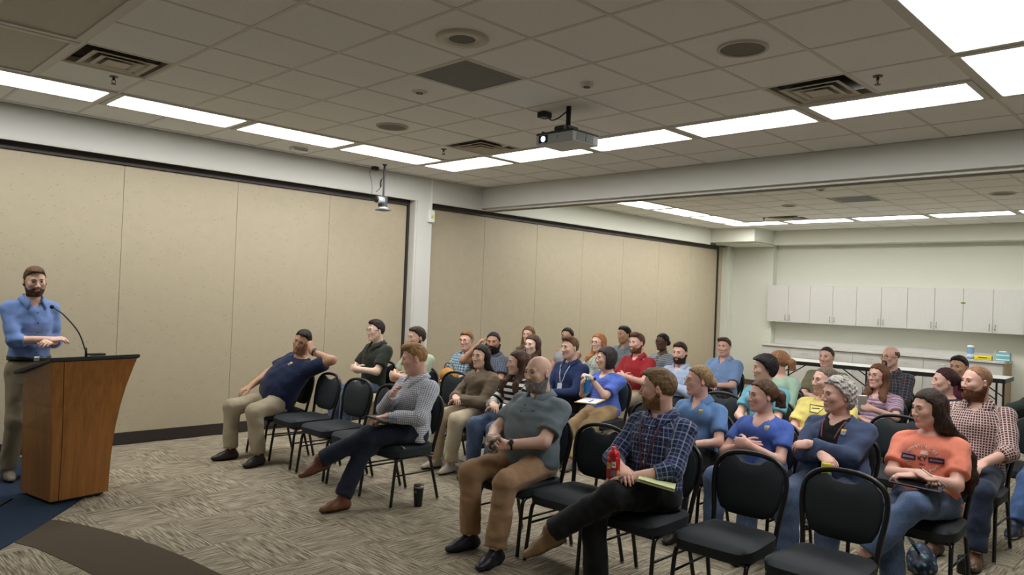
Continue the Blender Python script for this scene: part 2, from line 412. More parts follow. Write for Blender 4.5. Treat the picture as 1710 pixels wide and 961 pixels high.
# second ceiling beyond the beam
X2, NX2, NY2 = 10.45, 0, 0
occ2 = set(); x2o = 13.20 - 9 * G
def cell2(i0, i1, j0, j1, l):
    for i in range(i0, i1):
        for j in range(j0, j1): occ2.add((i, j))
    troffer(x2o + G * i0, GY + G * j0, x2o + G * i1, GY + G * j1, l)
for i0, l in ((1, 'lit troffer of the back section just beyond the beam'), (3, 'second lit troffer from the beam along the back-section soffit'), (5, 'third lit troffer from the beam along the back-section soffit'), (7, 'fourth lit troffer from the beam, next to the far row')):
    cell2(i0, i0 + 2, 5, 6, l)
for j0, l in ((4, 'lit troffer in the far left corner of the back section'), (2, 'second lit troffer from the left in the far row'), (0, 'third lit troffer from the left in the far row'), (-2, 'fourth lit troffer from the left in the far row'), (-4, 'lit troffer at the right end of the far row')):
    cell2(9, 10, j0, j0 + 2, l)
for i0, w_ in ((1, 'first'), (3, 'second'), (5, 'third'), (7, 'fourth')):
    cell2(i0, i0 + 2, -7, -6, '%s lit troffer from the beam in the right row of the back section' % w_)
occ2.add((5, 0)); grille(x2o + 5.5 * G, GY + .42 * G, 'dark return grille in the ceiling of the back section')
occ2.add((8, 3)); air_diffuser(x2o + 8.5 * G, GY + 3.5 * G, 'square air diffuser in the far corner of the back section')
xlim, ylim = 15.02, YS
cells2 = [(i, j) for i in range(0, 13) for j in range(-7, 8) if x2o + G * i < xlim and GY + G * j < ylim]
for i, j in cells2:
    if (i, j) not in occ2 and not (x2o + G * i > 14.0 and GY + G * (j + .5) > 7.2): tile_at(i, j, x2o, GY, xlim, ylim)
m2 = set()
for i in (1, 3, 5, 7): m2.add(('y', i + 1, 5)); m2.add(('y', i + 1, -7))
for j in (4, 2, 0, -2, -4): m2.add(('x', 9, j + 1))
bar_segments(x2o, GY, cells2, m2)
# ------------------------------------------------------------------ small ceiling fittings
SPKM = plain('speaker_mesh', (112, 108, 100), .7); SPKR = plain('speaker_ring', (196, 190, 176), .5)
def disc_ring(bm, r0, r1, z0, z1, seg=32):
    add = lambda r, z: [bm.verts.new((r * math.cos(2 * PI * k / seg), r * math.sin(2 * PI * k / seg), z)) for k in range(seg)]
    A, B, C2, D = add(r1, z1), add(r1, z0), add(r0, z0), add(r0, z1)
    for P, Q in ((A, B), (B, C2), (C2, D)):
        for k in range(seg): bm.faces.new((P[k], P[(k + 1) % seg], Q[(k + 1) % seg], Q[k]))
def speaker(x, y, label, r=.155, inner=None, z=CEIL):
    e = empty('ceiling_speaker', (x, y, z)); tag(e, label, 'speaker', 'round ceiling speakers')
    ri = inner or r * .88
    bm = bmesh.new(); disc_ring(bm, ri, r, -.014, .0); mesh_obj('rim', bm_mesh('rim', bm, True), SPKR, e)
    bm = bmesh.new(); add_cyl(bm, (0, 0, -.008), (0, 0, 0), ri, seg=32); mesh_obj('grille', bm_mesh('spk', bm), SPKM, e)
speaker(3.02, 3.535, 'round ceiling speaker with wide pale ring and small grey centre', .165, .085)
speaker(4.24, 5.95, 'dark round ceiling speaker between the light ring and the return grille'); speaker(4.24, 2.285, 'large grey round ceiling speaker at the upper right')
speaker(11.3, 5.2, 'small round ceiling speaker in the back section, left of its grille', .11)
speaker(11.35, 2.35, 'round ceiling speaker in the back section at the right edge', .15)
def ceiling_disc(x, y, label, r, h, m, cat='smoke detector', name='smoke_detector'):
    e = empty(name, (x, y, CEIL)); tag(e, label, cat)
    bm = bmesh.new(); add_cyl(bm, (0, 0, -h), (0, 0, 0), r * .8, r, seg=24); mesh_obj('housing', bm_mesh('housing', bm), m, e)
    bm = bmesh.new(); disc_ring(bm, r * .28, r * .45, -h - .006, -h, 20); mesh_obj('vent_ring', bm_mesh('vent_ring', bm), SPKM, e)
DET = plain('detector_white', (206, 200, 188), .5)
ceiling_disc(3.63, 4.743, 'flat pale disc on the ceiling left of the return grille', .065, .012, DET, 'ceiling sensor', 'ceiling_sensor')
ceiling_disc(4.25, 3.536, 'white round smoke detector above the projector', .055, .028, DET)
ceiling_disc(9.85, 4.1, 'small white detector near the beam in the back section', .07, .03, DET)
e = empty('wall_sensor', (4.27, 7.80, CEIL)); tag(e, 'white curved wireless access point on the ceiling edge', 'access point')
mesh_obj('housing', box_mesh('ap', (-.10, -.05, -.045), (.10, .05, -.002), .018, None, 3), WHITEP, e); mesh_obj('front_strip', box_mesh('aps', (-.085, -.053, -.036), (.085, -.048, -.018), .002), plain('ap_grey', (150, 152, 155), .4), e)
BRASS = plain('sprinkler_brass', (82, 70, 58), .4, .6)
def sprinkler(x, y, label):
    e = empty('fire_sprinkler', (x, y, CEIL)); tag(e, label, 'sprinkler', 'fire sprinklers')
    bm = bmesh.new(); add_cyl(bm, (0, 0, -.006), (0, 0, 0), .032, seg=16); mesh_obj('escutcheon', bm_mesh('esc', bm), BRASS, e)
    bm = bmesh.new(); add_cyl(bm, (0, 0, -.03), (0, 0, -.006), .01, seg=8)
    for s in (-1, 1): add_tube(bm, [(s * .008, 0, -.02), (s * .015, 0, -.04), (0, 0, -.058)], .003, 5)
    mesh_obj('frame_arms', bm_mesh('arms', bm), BRASS, e)
    bm = bmesh.new(); add_cyl(bm, (0, 0, -.062), (0, 0, -.058), .02, seg=12); mesh_obj('deflector', bm_mesh('defl', bm), BRASS, e)
sprinkler(1.883, 6.387, 'fire sprinkler below the upper left air diffuser'); sprinkler(5.26, 6.394, 'fire sprinkler near the corner of the light ring'); sprinkler(5.307, 1.848, 'fire sprinkler beside the right air diffuser'); sprinkler(12.7, 6.3, 'fire sprinkler in the far corner of the back section')
# ------------------------------------------------------------------ wall cabinets, counter, tables at the back
def mat_laminate():
    t = NT('grey_laminate'); g = t.noise(t.coord('Object', (60, 60, 3)), 1, 3); c = lin((206, 205, 200))
    t.setc(t.mix(g, tuple(x * .9 for x in c[:3]) + (1,), c)); t.b.inputs['Roughness'].default_value = .45; return t.m
LAM = mat_laminate(); STEEL = plain('brushed_steel', (170, 168, 162), .35, .9); GAP = plain('cabinet_core', (120, 116, 106), .8)
YC0, DW = 7.34, .459
def bow_handle(bm, a, b, out):
    a, b, out = Vector(a), Vector(b), Vector(out)
    add_tube(bm, [a, a + out, b + out, b], .005, 6)
CX = 15.08
ordn = ('first', 'second', 'third', 'fourth', 'fifth', 'sixth')
for k in range(6):
    y1 = YC0 - 2 * DW * k; y0 = y1 - 2 * DW
    e = empty('wall_cabinet', (CX, (y0 + y1) / 2, 1.40)); tag(e, 'grey two-door wall cabinet, %s from the left above the counter' % ordn[k], 'cabinet', 'wall cabinets over the counter')
    h, hw = .775, DW
    mesh_obj('carcass', box_mesh('carcass', (.02, -hw + .001, 0), (XF - CX, hw - .001, h)), LAM, e)
    for s in (1, -1):
        d = mesh_obj('door', box_mesh('cab_door', (0, .0025 if s > 0 else -hw + .0025, .004), (.019, hw - .0025 if s > 0 else -.0025, h - .004), .002), LAM, e)
        bm = bmesh.new(); bow_handle(bm, (0, s * .045, .05), (0, s * .045, .15), (-.03, 0, 0)); mesh_obj('handle', bm_mesh('handle', bm), STEEL, d)
        if s > 0 and k in (1, 2, 3, 4):
            bm = bmesh.new(); add_cyl(bm, (-.006, -.03, .07), (0, -.03, .07), .008, seg=10); mesh_obj('lock', bm_mesh('lock', bm), DARK, d)
e = mesh_obj('tape_tab', box_mesh('tape_tab', (0, 0, 0), (.002, .07, .028)), plain('green_tape', (96, 140, 40), .6), None, (CX - .0035, YC0 - 4 * 2 * DW + .87 - .0, 1.40 + .50)); tag(e, 'small strip of green tape across two cabinet doors', 'tape')
e.location.y = YC0 - 8 * DW - .035
CFX = 14.82
cy1, cy0 = 7.295, 2.98
ct = empty('worktop', (CFX, (cy0 + cy1) / 2, .90)); tag(ct, 'long grey laminate worktop with a backsplash along the back wall', 'worktop')
hw = (cy1 - cy0) / 2
mesh_obj('top_slab', box_mesh('top_slab', (-.03, -hw - .02, 0), (XF - CFX - .002, hw, .038), .004), LAM, ct)
mesh_obj('backsplash', box_mesh('backsplash', (XF - CFX - .022, -hw, .038), (XF - CFX - .001, hw, .14), .002), LAM, ct)
mesh_obj('end_panel', box_mesh('wend', (-.01, -hw - .015, -.90), (XF - CFX - .03, -hw - .001, 0)), plain('oak_edge', (164, 142, 108), .5), ct)
n = 7; dw = (cy1 - cy0) / n
for k in range(n):
    yc = cy1 - dw * (k + .5)
    e = empty('base_cabinet', (CFX, yc, 0)); tag(e, 'grey base cabinet with drawer under the worktop, %s from the left' % ('first', 'second', 'third', 'fourth', 'fifth', 'sixth', 'seventh')[k], 'cabinet', 'base cabinets under the worktop')
    mesh_obj('carcass', box_mesh('bcar', (.02, -dw / 2 + .001, .1), (XF - CFX - .03, dw / 2 - .001, .899)), LAM, e)
    mesh_obj('toe_kick', box_mesh('toe', (.07, -dw / 2 + .001, 0), (XF - CFX - .03, dw / 2 - .001, .1)), DARK, e)
    d = mesh_obj('drawer', box_mesh('drw', (0, -dw / 2 + .003, .70), (.019, dw / 2 - .003, .885), .002), LAM, e)
    bm = bmesh.new(); bow_handle(bm, (0, -.055, .80), (0, .055, .80), (-.03, 0, 0)); mesh_obj('handle', bm_mesh('dh', bm), STEEL, d)
    d = mesh_obj('door', box_mesh('bdoor', (0, -dw / 2 + .003, .105), (.019, dw / 2 - .003, .695), .002), LAM, e)
    bm = bmesh.new(); bow_handle(bm, (0, dw / 2 - .05, .55), (0, dw / 2 - .05, .65), (-.03, 0, 0)); mesh_obj('handle', bm_mesh('dh2', bm), STEEL, d)
# things on the worktop
WZ = .938
def lathe(bm, prof, seg=20):
    rings = [[bm.verts.new((r * math.cos(2 * PI * k / seg), r * math.sin(2 * PI * k / seg), z)) for k in range(seg)] for r, z in prof]
    for A, B in zip(rings[:-1], rings[1:]):
        for k in range(seg): bm.faces.new((A[k], A[(k + 1) % seg], B[(k + 1) % seg], B[k]))
    bm.faces.new(rings[0][::-1]); bm.faces.new(rings[-1])
wp = empty('wipes_canister', (14.95, 3.50, WZ)); tag(wp, 'white and blue wipes canister on the right end of the worktop', 'canister')
bm = bmesh.new(); lathe(bm, [(.052, 0), (.054, .01), (.054, .19), (.05, .20)]); mesh_obj('body', bm_mesh('wc', bm, True), plain('wipes_blue', (120, 160, 205), .4), wp)
bm = bmesh.new(); lathe(bm, [(.0545, .04), (.0555, .045), (.0555, .085), (.0545, .09)]); mesh_obj('label', bm_mesh('wcl', bm, True), plain('wipes_white', (225, 230, 232), .4), wp)
bm = bmesh.new(); lathe(bm, [(.055, .195), (.055, .225), (.045, .235)]); mesh_obj('lid', bm_mesh('wcd', bm, True), WHITEP, wp)
yp = empty('wipes_pack', (14.95, 3.30, WZ)); tag(yp, 'yellow soft pack lying on the worktop beside the canister', 'pack')
bm = bmesh.new(); add_box(bm, (-.06, -.13, 0), (.06, .13, .07), .022, 3); mesh_obj('pouch', bm_mesh('pouch', bm, True), plain('pack_yellow', (226, 208, 30), .35), yp)
mesh_obj('flap', box_mesh('flap', (-.062, -.07, .03), (-.055, .07, .05), .002), plain('pack_print', (90, 86, 40), .5), yp)
pb = empty('pump_bottle', (14.95, 3.13, WZ)); tag(pb, 'clear pump bottle between the yellow pack and the tissue boxes', 'bottle')
CLEAR = NT('clear_plastic'); CLEAR.b.inputs['Transmission Weight'].default_value = .85; CLEAR.b.inputs['Roughness'].default_value = .05; CLEAR.b.inputs['IOR'].default_value = 1.12; CLEAR.b.inputs['Base Color'].default_value = (.85, .88, .86, 1); CLEAR = CLEAR.m
bm = bmesh.new(); lathe(bm, [(.03, 0), (.033, .01), (.033, .09), (.012, .115), (.012, .125)]); mesh_obj('bottle_body', bm_mesh('pbb', bm, True), CLEAR, pb)
bm = bmesh.new(); lathe(bm, [(.014, .125), (.014, .14), (.005, .145), (.005, .165)], 12); add_box(bm, (-.035, -.007, .16), (.01, .007, .172), .002); mesh_obj('pump', bm_mesh('pbp', bm), WHITEP, pb)
TEAL = plain('tissue_teal', (120, 180, 190), .5, var=.2, vscale=40)
for k, (y, z, l) in enumerate(((3.02, WZ, 'lower teal tissue box at the right end of the worktop'), (3.02, WZ + .075, 'upper teal tissue box with white tissue, on the other box'))):
    tb = empty('tissue_box', (14.95, y, z)); tag(tb, l, 'tissue box', 'tissue boxes')
    mesh_obj('carton', box_mesh('carton', (-.06, -.115, 0), (.06, .085, .073), .002), TEAL, tb); mesh_obj('printed_band', box_mesh('pband', (-.0612, -.115, .02), (-.0602, .085, .04)), plain('tissue_print', (220, 235, 235), .5), tb)
    if k:
        bm = bmesh.new(); add_box(bm, (-.03, -.06, .073), (.03, .05, .095), .01, 2); mesh_obj('tissue', bm_mesh('tissue', bm, True), WHITEP, tb)
# folding tables before the worktop
TABT = plain('table_top_grey', (205, 206, 202), .4)
def folding_table(x, y, L, W, rz, label):
    e = empty('folding_table', (x, y, 0), rz); tag(e, label, 'table', 'folding tables before the worktop')
    mesh_obj('tabletop', box_mesh('ttop', (-W / 2, -L / 2, .735), (W / 2, L / 2, .755), .004), TABT, e)
    bm = bmesh.new()
    for lo, hi in (((-W / 2 - .004, -L / 2, .685), (-W / 2 + .012, L / 2, .753)), ((W / 2 - .012, -L / 2, .685), (W / 2 + .004, L / 2, .753)), ((-W / 2, -L / 2 - .004, .685), (W / 2, -L / 2 + .012, .753)), ((-W / 2, L / 2 - .012, .685), (W / 2, L / 2 + .004, .753))): add_box(bm, lo, hi, .002)
    mesh_obj('edge_apron', bm_mesh('apron', bm), BLACKP, e)
    for s in (-1, 1):
        for q in (-1, 1):
            bm = bmesh.new(); add_tube(bm, [(q * (W / 2 - .07), s * (L / 2 - .12), .72), (q * (W / 2 - .07), s * (L / 2 - .12), 0)], .015, 8); mesh_obj('leg', bm_mesh('tleg', bm), BLACKP, e)
            bm = bmesh.new(); add_tube(bm, [(q * (W / 2 - .07), s * (L / 2 - .12), .42), (q * (W / 2 - .07), s * (L / 2 - .55), .715)], .011, 6); mesh_obj('brace', bm_mesh('tbr', bm), BLACKP, e)
        bm = bmesh.new(); add_tube(bm, [(-(W / 2 - .07), s * (L / 2 - .12), .25), (W / 2 - .07, s * (L / 2 - .12), .25)], .011, 6); mesh_obj('crossbar', bm_mesh('tcb', bm), BLACKP, e)
folding_table(13.55, 5.45, 1.83, .76, .04, 'grey-topped folding table before the left part of the worktop'); folding_table(13.66, 3.58, 1.83, .76, .05, 'grey-topped folding table before the right part of the worktop')
# ------------------------------------------------------------------ banquet chairs
def mat_fabric(name, rgb, sc=900):
    t = NT(name); c = lin(rgb); n = t.noise(t.coord(), sc, 2)
    t.setc(t.mix(n, tuple(x * .75 for x in c[:3]) + (1,), tuple(x * 1.25 for x in c[:3]) + (1,)))
    t.b.inputs['Roughness'].default_value = .72; t.b.inputs['Specular IOR Level'].default_value = .35; t.bump(n, .2, .002); return t.m
CHF = mat_fabric('chair_upholstery', (36, 42, 47)); CHM = plain('chair_black_metal', (14, 14, 15), .38); GLIDE = plain('chair_glide', (150, 148, 140), .3)
def rounded_poly(pts, n=5):
    return pts
def chair_meshes():
    R = {}
    # seat: thick waterfall cushion, wider at the front
    bm = bmesh.new(); nx, ny = 14, 12; top = {}; bot = {}
    for a in range(nx + 1):
        for b in range(ny + 1):
            u, v = a / nx * 2 - 1, b / ny * 2 - 1
            k = .16 * (abs(u) * abs(v)) ** 5; su = u * (1 - k); sv = v * (1 - k)
            x = .005 + .235 * su; y = (.222 + .012 * su) * sv
            e = max(abs(u), abs(v)); edge = max(0, (e - .80) / .20)
            z = .466 - .014 * edge ** 2 + .008 * (1 - u * u) * (1 - v * v) - (.012 * max(0, (u - .6) / .4) ** 2)
            top[a, b] = bm.verts.new((x, y, z)); bot[a, b] = bm.verts.new((x * .985, y * .985, .390 + .004 * edge))
    for a in range(nx):
        for b in range(ny):
            bm.faces.new((top[a, b], top[a + 1, b], top[a + 1, b + 1], top[a, b + 1])); bm.faces.new((bot[a, b], bot[a, b + 1], bot[a + 1, b + 1], bot[a + 1, b]))
    per = [(a, 0) for a in range(nx)] + [(nx, b) for b in range(ny)] + [(a, ny) for a in range(nx, 0, -1)] + [(0, b) for b in range(ny, 0, -1)]
    for p, q in zip(per, per[1:] + per[:1]): bm.faces.new((top[p], bot[p], bot[q], top[q]))
    pset = {top[p] for p in per} | {bot[p] for p in per}
    for p, q in zip(per, per[1:] + per[:1]):
        for D_ in (top, bot):
            ed = bm.edges.get((D_[p], D_[q]))
            if ed: ed.smooth = False
    R['seat'] = bm_mesh('chair_seat', bm, True, CHF)
    bm = bmesh.new(); add_box(bm, (-.20, -.20, .372), (.20, .20, .393), .006); R['seat_pan'] = bm_mesh('chair_pan', bm, False, CHM)
    # backrest outline in (y, s): s runs up the tilted back plane
    def tilt(y, s, off=0):
        return Vector((-.205 - .20 * s * .9 - off * .98, y, .44 + s * .975 - off * .2 + .0))
    def arch(t):       # frame centre line t 0..1
        L = [(-.185, .0), (-.195, .10), (-.212, .22), (-.214, .30), (-.195, .365), (-.14, .41), (-.07, .428), (0, .432)]
        P = L + [(-y, s) for y, s in L[-2::-1]]; return P
    fr = smooth_path([tilt(y, s) for y, s in [(-.18, -.06)] + arch(0) + [(.18, -.06)]], 4)
    bm = bmesh.new(); add_tube(bm, fr, .0145, 8); R['back_frame'] = bm_mesh('chair_back_frame', bm, True, CHM)
    # pad with a hand slot below the top of the frame
    half = [(.0, .075), (.10, .078), (.155, .10), (.182, .155), (.196, .22), (.198, .30), (.182, .352), (.145, .387), (.10, .405), (.082, .398), (.060, .380), (.0, .374)]
    out = half + [(-y, s) for y, s in half[-2:0:-1]]
    ctr = (0, .235); bm = bmesh.new(); rings = []
    for f, off in ((.93, -.016), (1.0, -.006), (1.0, .006), (.93, .022)):
        rings.append([bm.verts.new(tilt(ctr[0] + (y - ctr[0]) * f, ctr[1] + (s - ctr[1]) * f, off)) for y, s in out])
    inner = [[bm.verts.new(tilt(y * .5, ctr[1] + (s - ctr[1]) * .5, o)) for y, s in out] for o in (-.024, .026)]
    seq = [inner[0]] + rings + [inner[1]]; m = len(out)
    for A, B in zip(seq[:-1], seq[1:]):
        for k in range(m): bm.faces.new((A[k], A[(k + 1) % m], B[(k + 1) % m], B[k]))
    bm.faces.new(inner[0][::-1]); bm.faces.new(inner[1])
    bmesh.ops.recalc_face_normals(bm, faces=bm.faces); R['backrest'] = bm_mesh('chair_back', bm, True, CHF)
    for s in (1, -1):
        bm = bmesh.new(); add_tube(bm, smooth_path([(.238, s * .212, .008), (.215, s * .207, .20), (.196, s * .203, .345), (.165, s * .2, .378), (.12, s * .198, .384), (0, s * .196, .385)], 4), .0125, 8); R['front_leg%d' % s] = bm_mesh('chair_fleg', bm, True, CHM)
        bm = bmesh.new(); add_tube(bm, smooth_path([(-.245, s * .212, .008), (-.195, s * .207, .20), (-.155, s * .203, .345), (-.12, s * .2, .378), (-.08, s * .198, .384), (0, s * .196, .385)], 4), .0125, 8); R['rear_leg%d' % s] = bm_mesh('chair_rleg', bm, True, CHM)
        bm = bmesh.new(); add_tube(bm, [(.208, s * .205, .25), (-.182, s * .205, .25)], .007, 6); R['side%d' % s] = bm_mesh('chair_str', bm, True, CHM)
    bm = bmesh.new(); add_tube(bm, [(.222, -.207, .15), (.222, .207, .15)], .006, 6); R['fbar'] = bm_mesh('chair_fbar', bm, True, CHM)
    bm = bmesh.new(); add_cyl(bm, (0, 0, 0), (0, 0, .014), .0145, .0125, 10); R['glide'] = bm_mesh('chair_glide', bm, False, GLIDE)
    return R
CHM_R = chair_meshes()
def chair(x, y, label, group, rz=PI, glides=True):
    e = empty('banquet_chair', (x, y, 0), rz); tag(e, label, 'chair', group); R = CHM_R
    mesh_obj('seat', R['seat'], None, e); mesh_obj('seat_pan', R['seat_pan'], None, e); mesh_obj('back_frame', R['back_frame'], None, e); mesh_obj('backrest', R['backrest'], None, e)
    for s in (1, -1):
        for nm, fx in (('front_leg', .238), ('rear_leg', -.245)):
            l = mesh_obj('leg', R['%s%d' % (nm, s)], None, e)
            if glides: mesh_obj('foot_glide', R['glide'], None, l, (fx, s * .212, 0))
        mesh_obj('side_stretcher', R['side%d' % s], None, e)
    return e
ROW = [0, 3.68 * S, 4.94 * S, 6.13 * S, 7.36 * S, 8.57 * S]
CH = [  # row, y, extra yaw, label
 (1, 6.88, -.10, 'black banquet chair under the man in the navy T-shirt, nearest the wall'), (1, 6.40, -.02, 'empty black chair under the elbow of the man in navy'), (1, 5.87, .05, 'empty black chair second from the man in navy, before the man in dark green'),
 (1, 5.37, .0, 'empty black chair mostly hidden behind the man in the checked white shirt'), (1, 4.87, .02, 'black chair under the crossed-legged man in the checked white shirt'),
 (1, 3.50, .0, 'black chair under the bald bearded man in the grey polo'), (1, 3.02, .03, 'empty black chair between the bald man and the man in the navy plaid shirt'), (1, 2.50, .0, 'black chair under the man in the navy plaid shirt with the red bottle'),
 (1, 1.97, .04, 'empty black chair in front of the woman in the royal blue T-shirt'), (1, 1.46, .02, 'empty black chair at the bottom, in front of the woman in the navy cardigan'),
 (2, 7.22, 0, 'black chair under the man in the dark green shirt'), (2, 6.47, 0, 'black chair under the man in the pale green shirt'), (2, 5.95, .03, 'empty black chair between the man in pale green and the woman in khaki'), (2, 5.40, 0, 'black chair under the woman in the khaki jacket'), (2, 4.88, 0, 'black chair under the woman in the black and white striped sweater'),
 (2, 3.48, 0, 'empty black chair behind the red bottle, left of the woman in the blue polo'), (2, 2.97, 0, 'black chair under the woman in the blue polo and glasses'), (2, 2.45, 0, 'black chair under the woman in the royal blue T-shirt'), (2, 1.93, 0, 'black chair under the grey-haired woman in the navy cardigan'), (2, 1.38, .03, 'black chair under the woman in the orange T-shirt'),
 (3, 6.98, 0, 'black chair under the man in the blue checked shirt and glasses'), (3, 6.50, 0, 'black chair under the bearded man holding his forehead'), (3, 5.85, 0, 'black chair under the brown-haired woman behind the striped sweater'), (3, 5.28, 0, 'black chair under the young man in the navy shirt with lanyard'), (3, 4.77, 0, 'black chair under the woman in blue holding a water bottle'),
 (3, 3.52, .02, 'empty black chair beside the woman in the turquoise top'), (3, 3.03, 0, 'black chair under the dark-haired woman in turquoise'), (3, 2.50, 0, 'black chair under the man in the yellow T-shirt'), (3, 1.98, 0, 'empty black chair between the navy cardigan and the orange T-shirt'), (3, 1.41, 0, 'black chair under the bearded man in the red checked shirt'),
 (4, 7.09, 0, 'black chair under the woman half hidden at the back left'), (4, 6.39, 0, 'black chair under the dark-haired woman in the grey tank top'), (4, 5.86, 0, 'black chair under the red-haired woman in glasses'), (4, 5.27, 0, 'black chair under the man in the red polo'), (4, 4.67, 0, 'black chair under the bearded man in the light blue shirt'),
 (4, 3.48, 0, 'black chair under the woman in the sage top'), (4, 2.50, 0, 'black chair under the woman in the pink striped top'), (4, 1.93, 0, 'black chair under the woman with the dark red ponytail'), (4, 1.25, 0, 'black chair under the person in jeans cut off by the right edge'),
 (5, 6.35, 0, 'black chair under the dark-haired man in the grey polo at the back'), (5, 5.71, 0, 'black chair under the woman in glasses and a grey patterned top'), (5, 4.78, 0, 'black chair under the man in the blue short-sleeved shirt by the wall'), (5, 3.48, 0, 'black chair under the man in the olive shirt'), (5, 2.79, 0, 'black chair under the bald man in glasses and dark plaid'), (5, 2.13, 0, 'black chair under the man in the maroon shirt'),
]
for r, y, dy, l in CH:
    chair(ROW[r], y * S, l, 'empty banquet chairs' if l.startswith('empty') else 'occupied banquet chairs', PI + dy)
# ------------------------------------------------------------------ lectern
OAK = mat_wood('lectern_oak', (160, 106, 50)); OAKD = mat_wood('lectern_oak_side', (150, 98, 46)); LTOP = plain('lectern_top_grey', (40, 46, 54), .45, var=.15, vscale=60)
LA = math.radians(11)
lec = empty('lectern', (1.705 * S, 6.44 * S, 0), LA); tag(lec, 'flared oak lectern with a dark slanted top and gooseneck microphone', 'lectern')
# local: +x to the right along the front, -y toward the camera (front face), +y toward the speaker
prof = [(0, .215, .215, -.205), (.12, .216, .216, -.207), (.30, .220, .222, -.212), (.50, .230, .238, -.222), (.70, .247, .266, -.240), (.85, .266, .295, -.262), (1.0, .288, .33, -.292), (1.06, .298, .346, -.306)]
Z0 = .03
def lec_pts(z, wl, wr, yf):
    return wl, wr, yf
bm = bmesh.new(); L = []
for z, wl_, wr_, yf in prof:
    g = .058 + .030 * z
    L.append([bm.verts.new(p) for p in ((-wl_ + g, yf, Z0 + z), (wr_, yf, Z0 + z), (wr_, yf + .02, Z0 + z), (-wl_ + g, yf + .02, Z0 + z))])
for A, B in zip(L[:-1], L[1:]):
    for k in range(4): bm.faces.new((A[k], A[(k + 1) % 4], B[(k + 1) % 4], B[k]))
bm.faces.new(L[0][::-1]); bm.faces.new(L[-1]); mesh_obj('front_panel', bm_mesh('lfront', bm), OAK, lec)
bm = bmesh.new(); L = []
for z, wl_, wr_, yf in prof:
    g = .058 + .030 * z
    L.append([bm.verts.new(p) for p in ((-wl_, yf + .004, Z0 + z), (-wl_ + g - .004, yf + .002, Z0 + z), (-wl_ + g - .004, yf + .03, Z0 + z), (-wl_, yf + .03, Z0 + z))])
for A, B in zip(L[:-1], L[1:]):
    for k in range(4): bm.faces.new((A[k], A[(k + 1) % 4], B[(k + 1) % 4], B[k]))
bm.faces.new(L[0][::-1]); bm.faces.new(L[-1]); mesh_obj('front_stile', bm_mesh('lstile', bm), OAK, lec)
for s in (-1, 1):
    bm = bmesh.new(); L = []
    for z, wl_, wr_, yf in prof:
        w = wl_ if s < 0 else wr_; zb = min(Z0 + z, Z0 + .93); wb = .215 + (w - .215) * .25
        L.append([bm.verts.new(p) for p in ((s * (w - .001), yf + .028, Z0 + z), (s * (w - .02), yf + .028, Z0 + z), (s * (wb - .02), .285, zb), (s * wb, .285, zb))])
    for A, B in zip(L[:-1], L[1:]):
        for k in range(4): bm.faces.new((A[k], A[(k + 1) % 4], B[(k + 1) % 4], B[k]))
    bm.faces.new(L[0][::-1]); bm.faces.new(L[-1]); bmesh.ops.recalc_face_normals(bm, faces=bm.faces); mesh_obj('side_panel', bm_mesh('lside', bm), OAKD, lec)
mesh_obj('base_plate', box_mesh('lbase', (-.19, -.18, .012), (.19, .26, .035)), BLACKP, lec)
for a in (-1, 1):
    for b in (-1, 1):
        bm = bmesh.new(); add_cyl(bm, (a * .16, b * .15, 0), (a * .16, b * .15, .014), .02, seg=10); mesh_obj('caster', bm_mesh('lcast', bm), BLACKP, lec)
bm = bmesh.new()
tp = [(-.315, -.325, 1.098), (.362, -.325, 1.098), (.345, .30, .948), (-.30, .30, .948)]
vs = [bm.verts.new(p) for p in tp] + [bm.verts.new((p[0], p[1], p[2] + .028)) for p in tp]
for f in ((3, 2, 1, 0), (4, 5, 6, 7), (0, 1, 5, 4), (1, 2, 6, 5), (2, 3, 7, 6), (3, 0, 4, 7)): bm.faces.new([vs[k] for k in f])
bmesh.ops.bevel(bm, geom=list(bm.edges), offset=.006, segments=2, affect='EDGES'); mesh_obj('slanted_top', bm_mesh('ltop', bm), LTOP, lec)
mesh_obj('inner_shelf', box_mesh('lshelf', (-.19, -.17, .62), (.19, .2, .638)), OAKD, lec)
mic = mesh_obj('microphone_stem', (lambda bm: (add_tube(bm, smooth_path([(.0, -.20, 1.10), (-.005, -.19, 1.16), (-.03, -.12, 1.30), (-.08, .0, 1.42), (-.115, .09, 1.475)], 6), .0055, 8), add_cyl(bm, (.0, -.20, 1.09), (-.003, -.195, 1.18), .011, .008, 10), bm_mesh('mic', bm, True))[-1])(bmesh.new()), BLACKP, lec)
bm = bmesh.new(); bmesh.ops.create_uvsphere(bm, u_segments=12, v_segments=8, radius=.017); bmesh.ops.translate(bm, vec=(-.125, .108, 1.484), verts=bm.verts); mesh_obj('windscreen', bm_mesh('mich', bm, True), BLACKP, mic)
bm = bmesh.new(); add_box(bm, (.02, -.24, 1.118), (.13, -.17, 1.135), .006, 2); o = mesh_obj('remote_control', bm_mesh('rem', bm), BLACKP, None); o.matrix_world = lec.matrix_basis.copy(); tag(o, 'small black remote lying on the top edge of the lectern', 'remote')
bm = bmesh.new(); add_tube(bm, smooth_path([(.9, 6.0, .012), (1.1, 6.3, .012), (1.30, 6.55, .012), (1.40, 6.70, .012)], 6), .006, 6); o = mesh_obj('power_cable', bm_mesh('cable', bm, True), BLACKP); tag(o, 'black cable running along the blue carpet to the lectern', 'cable')
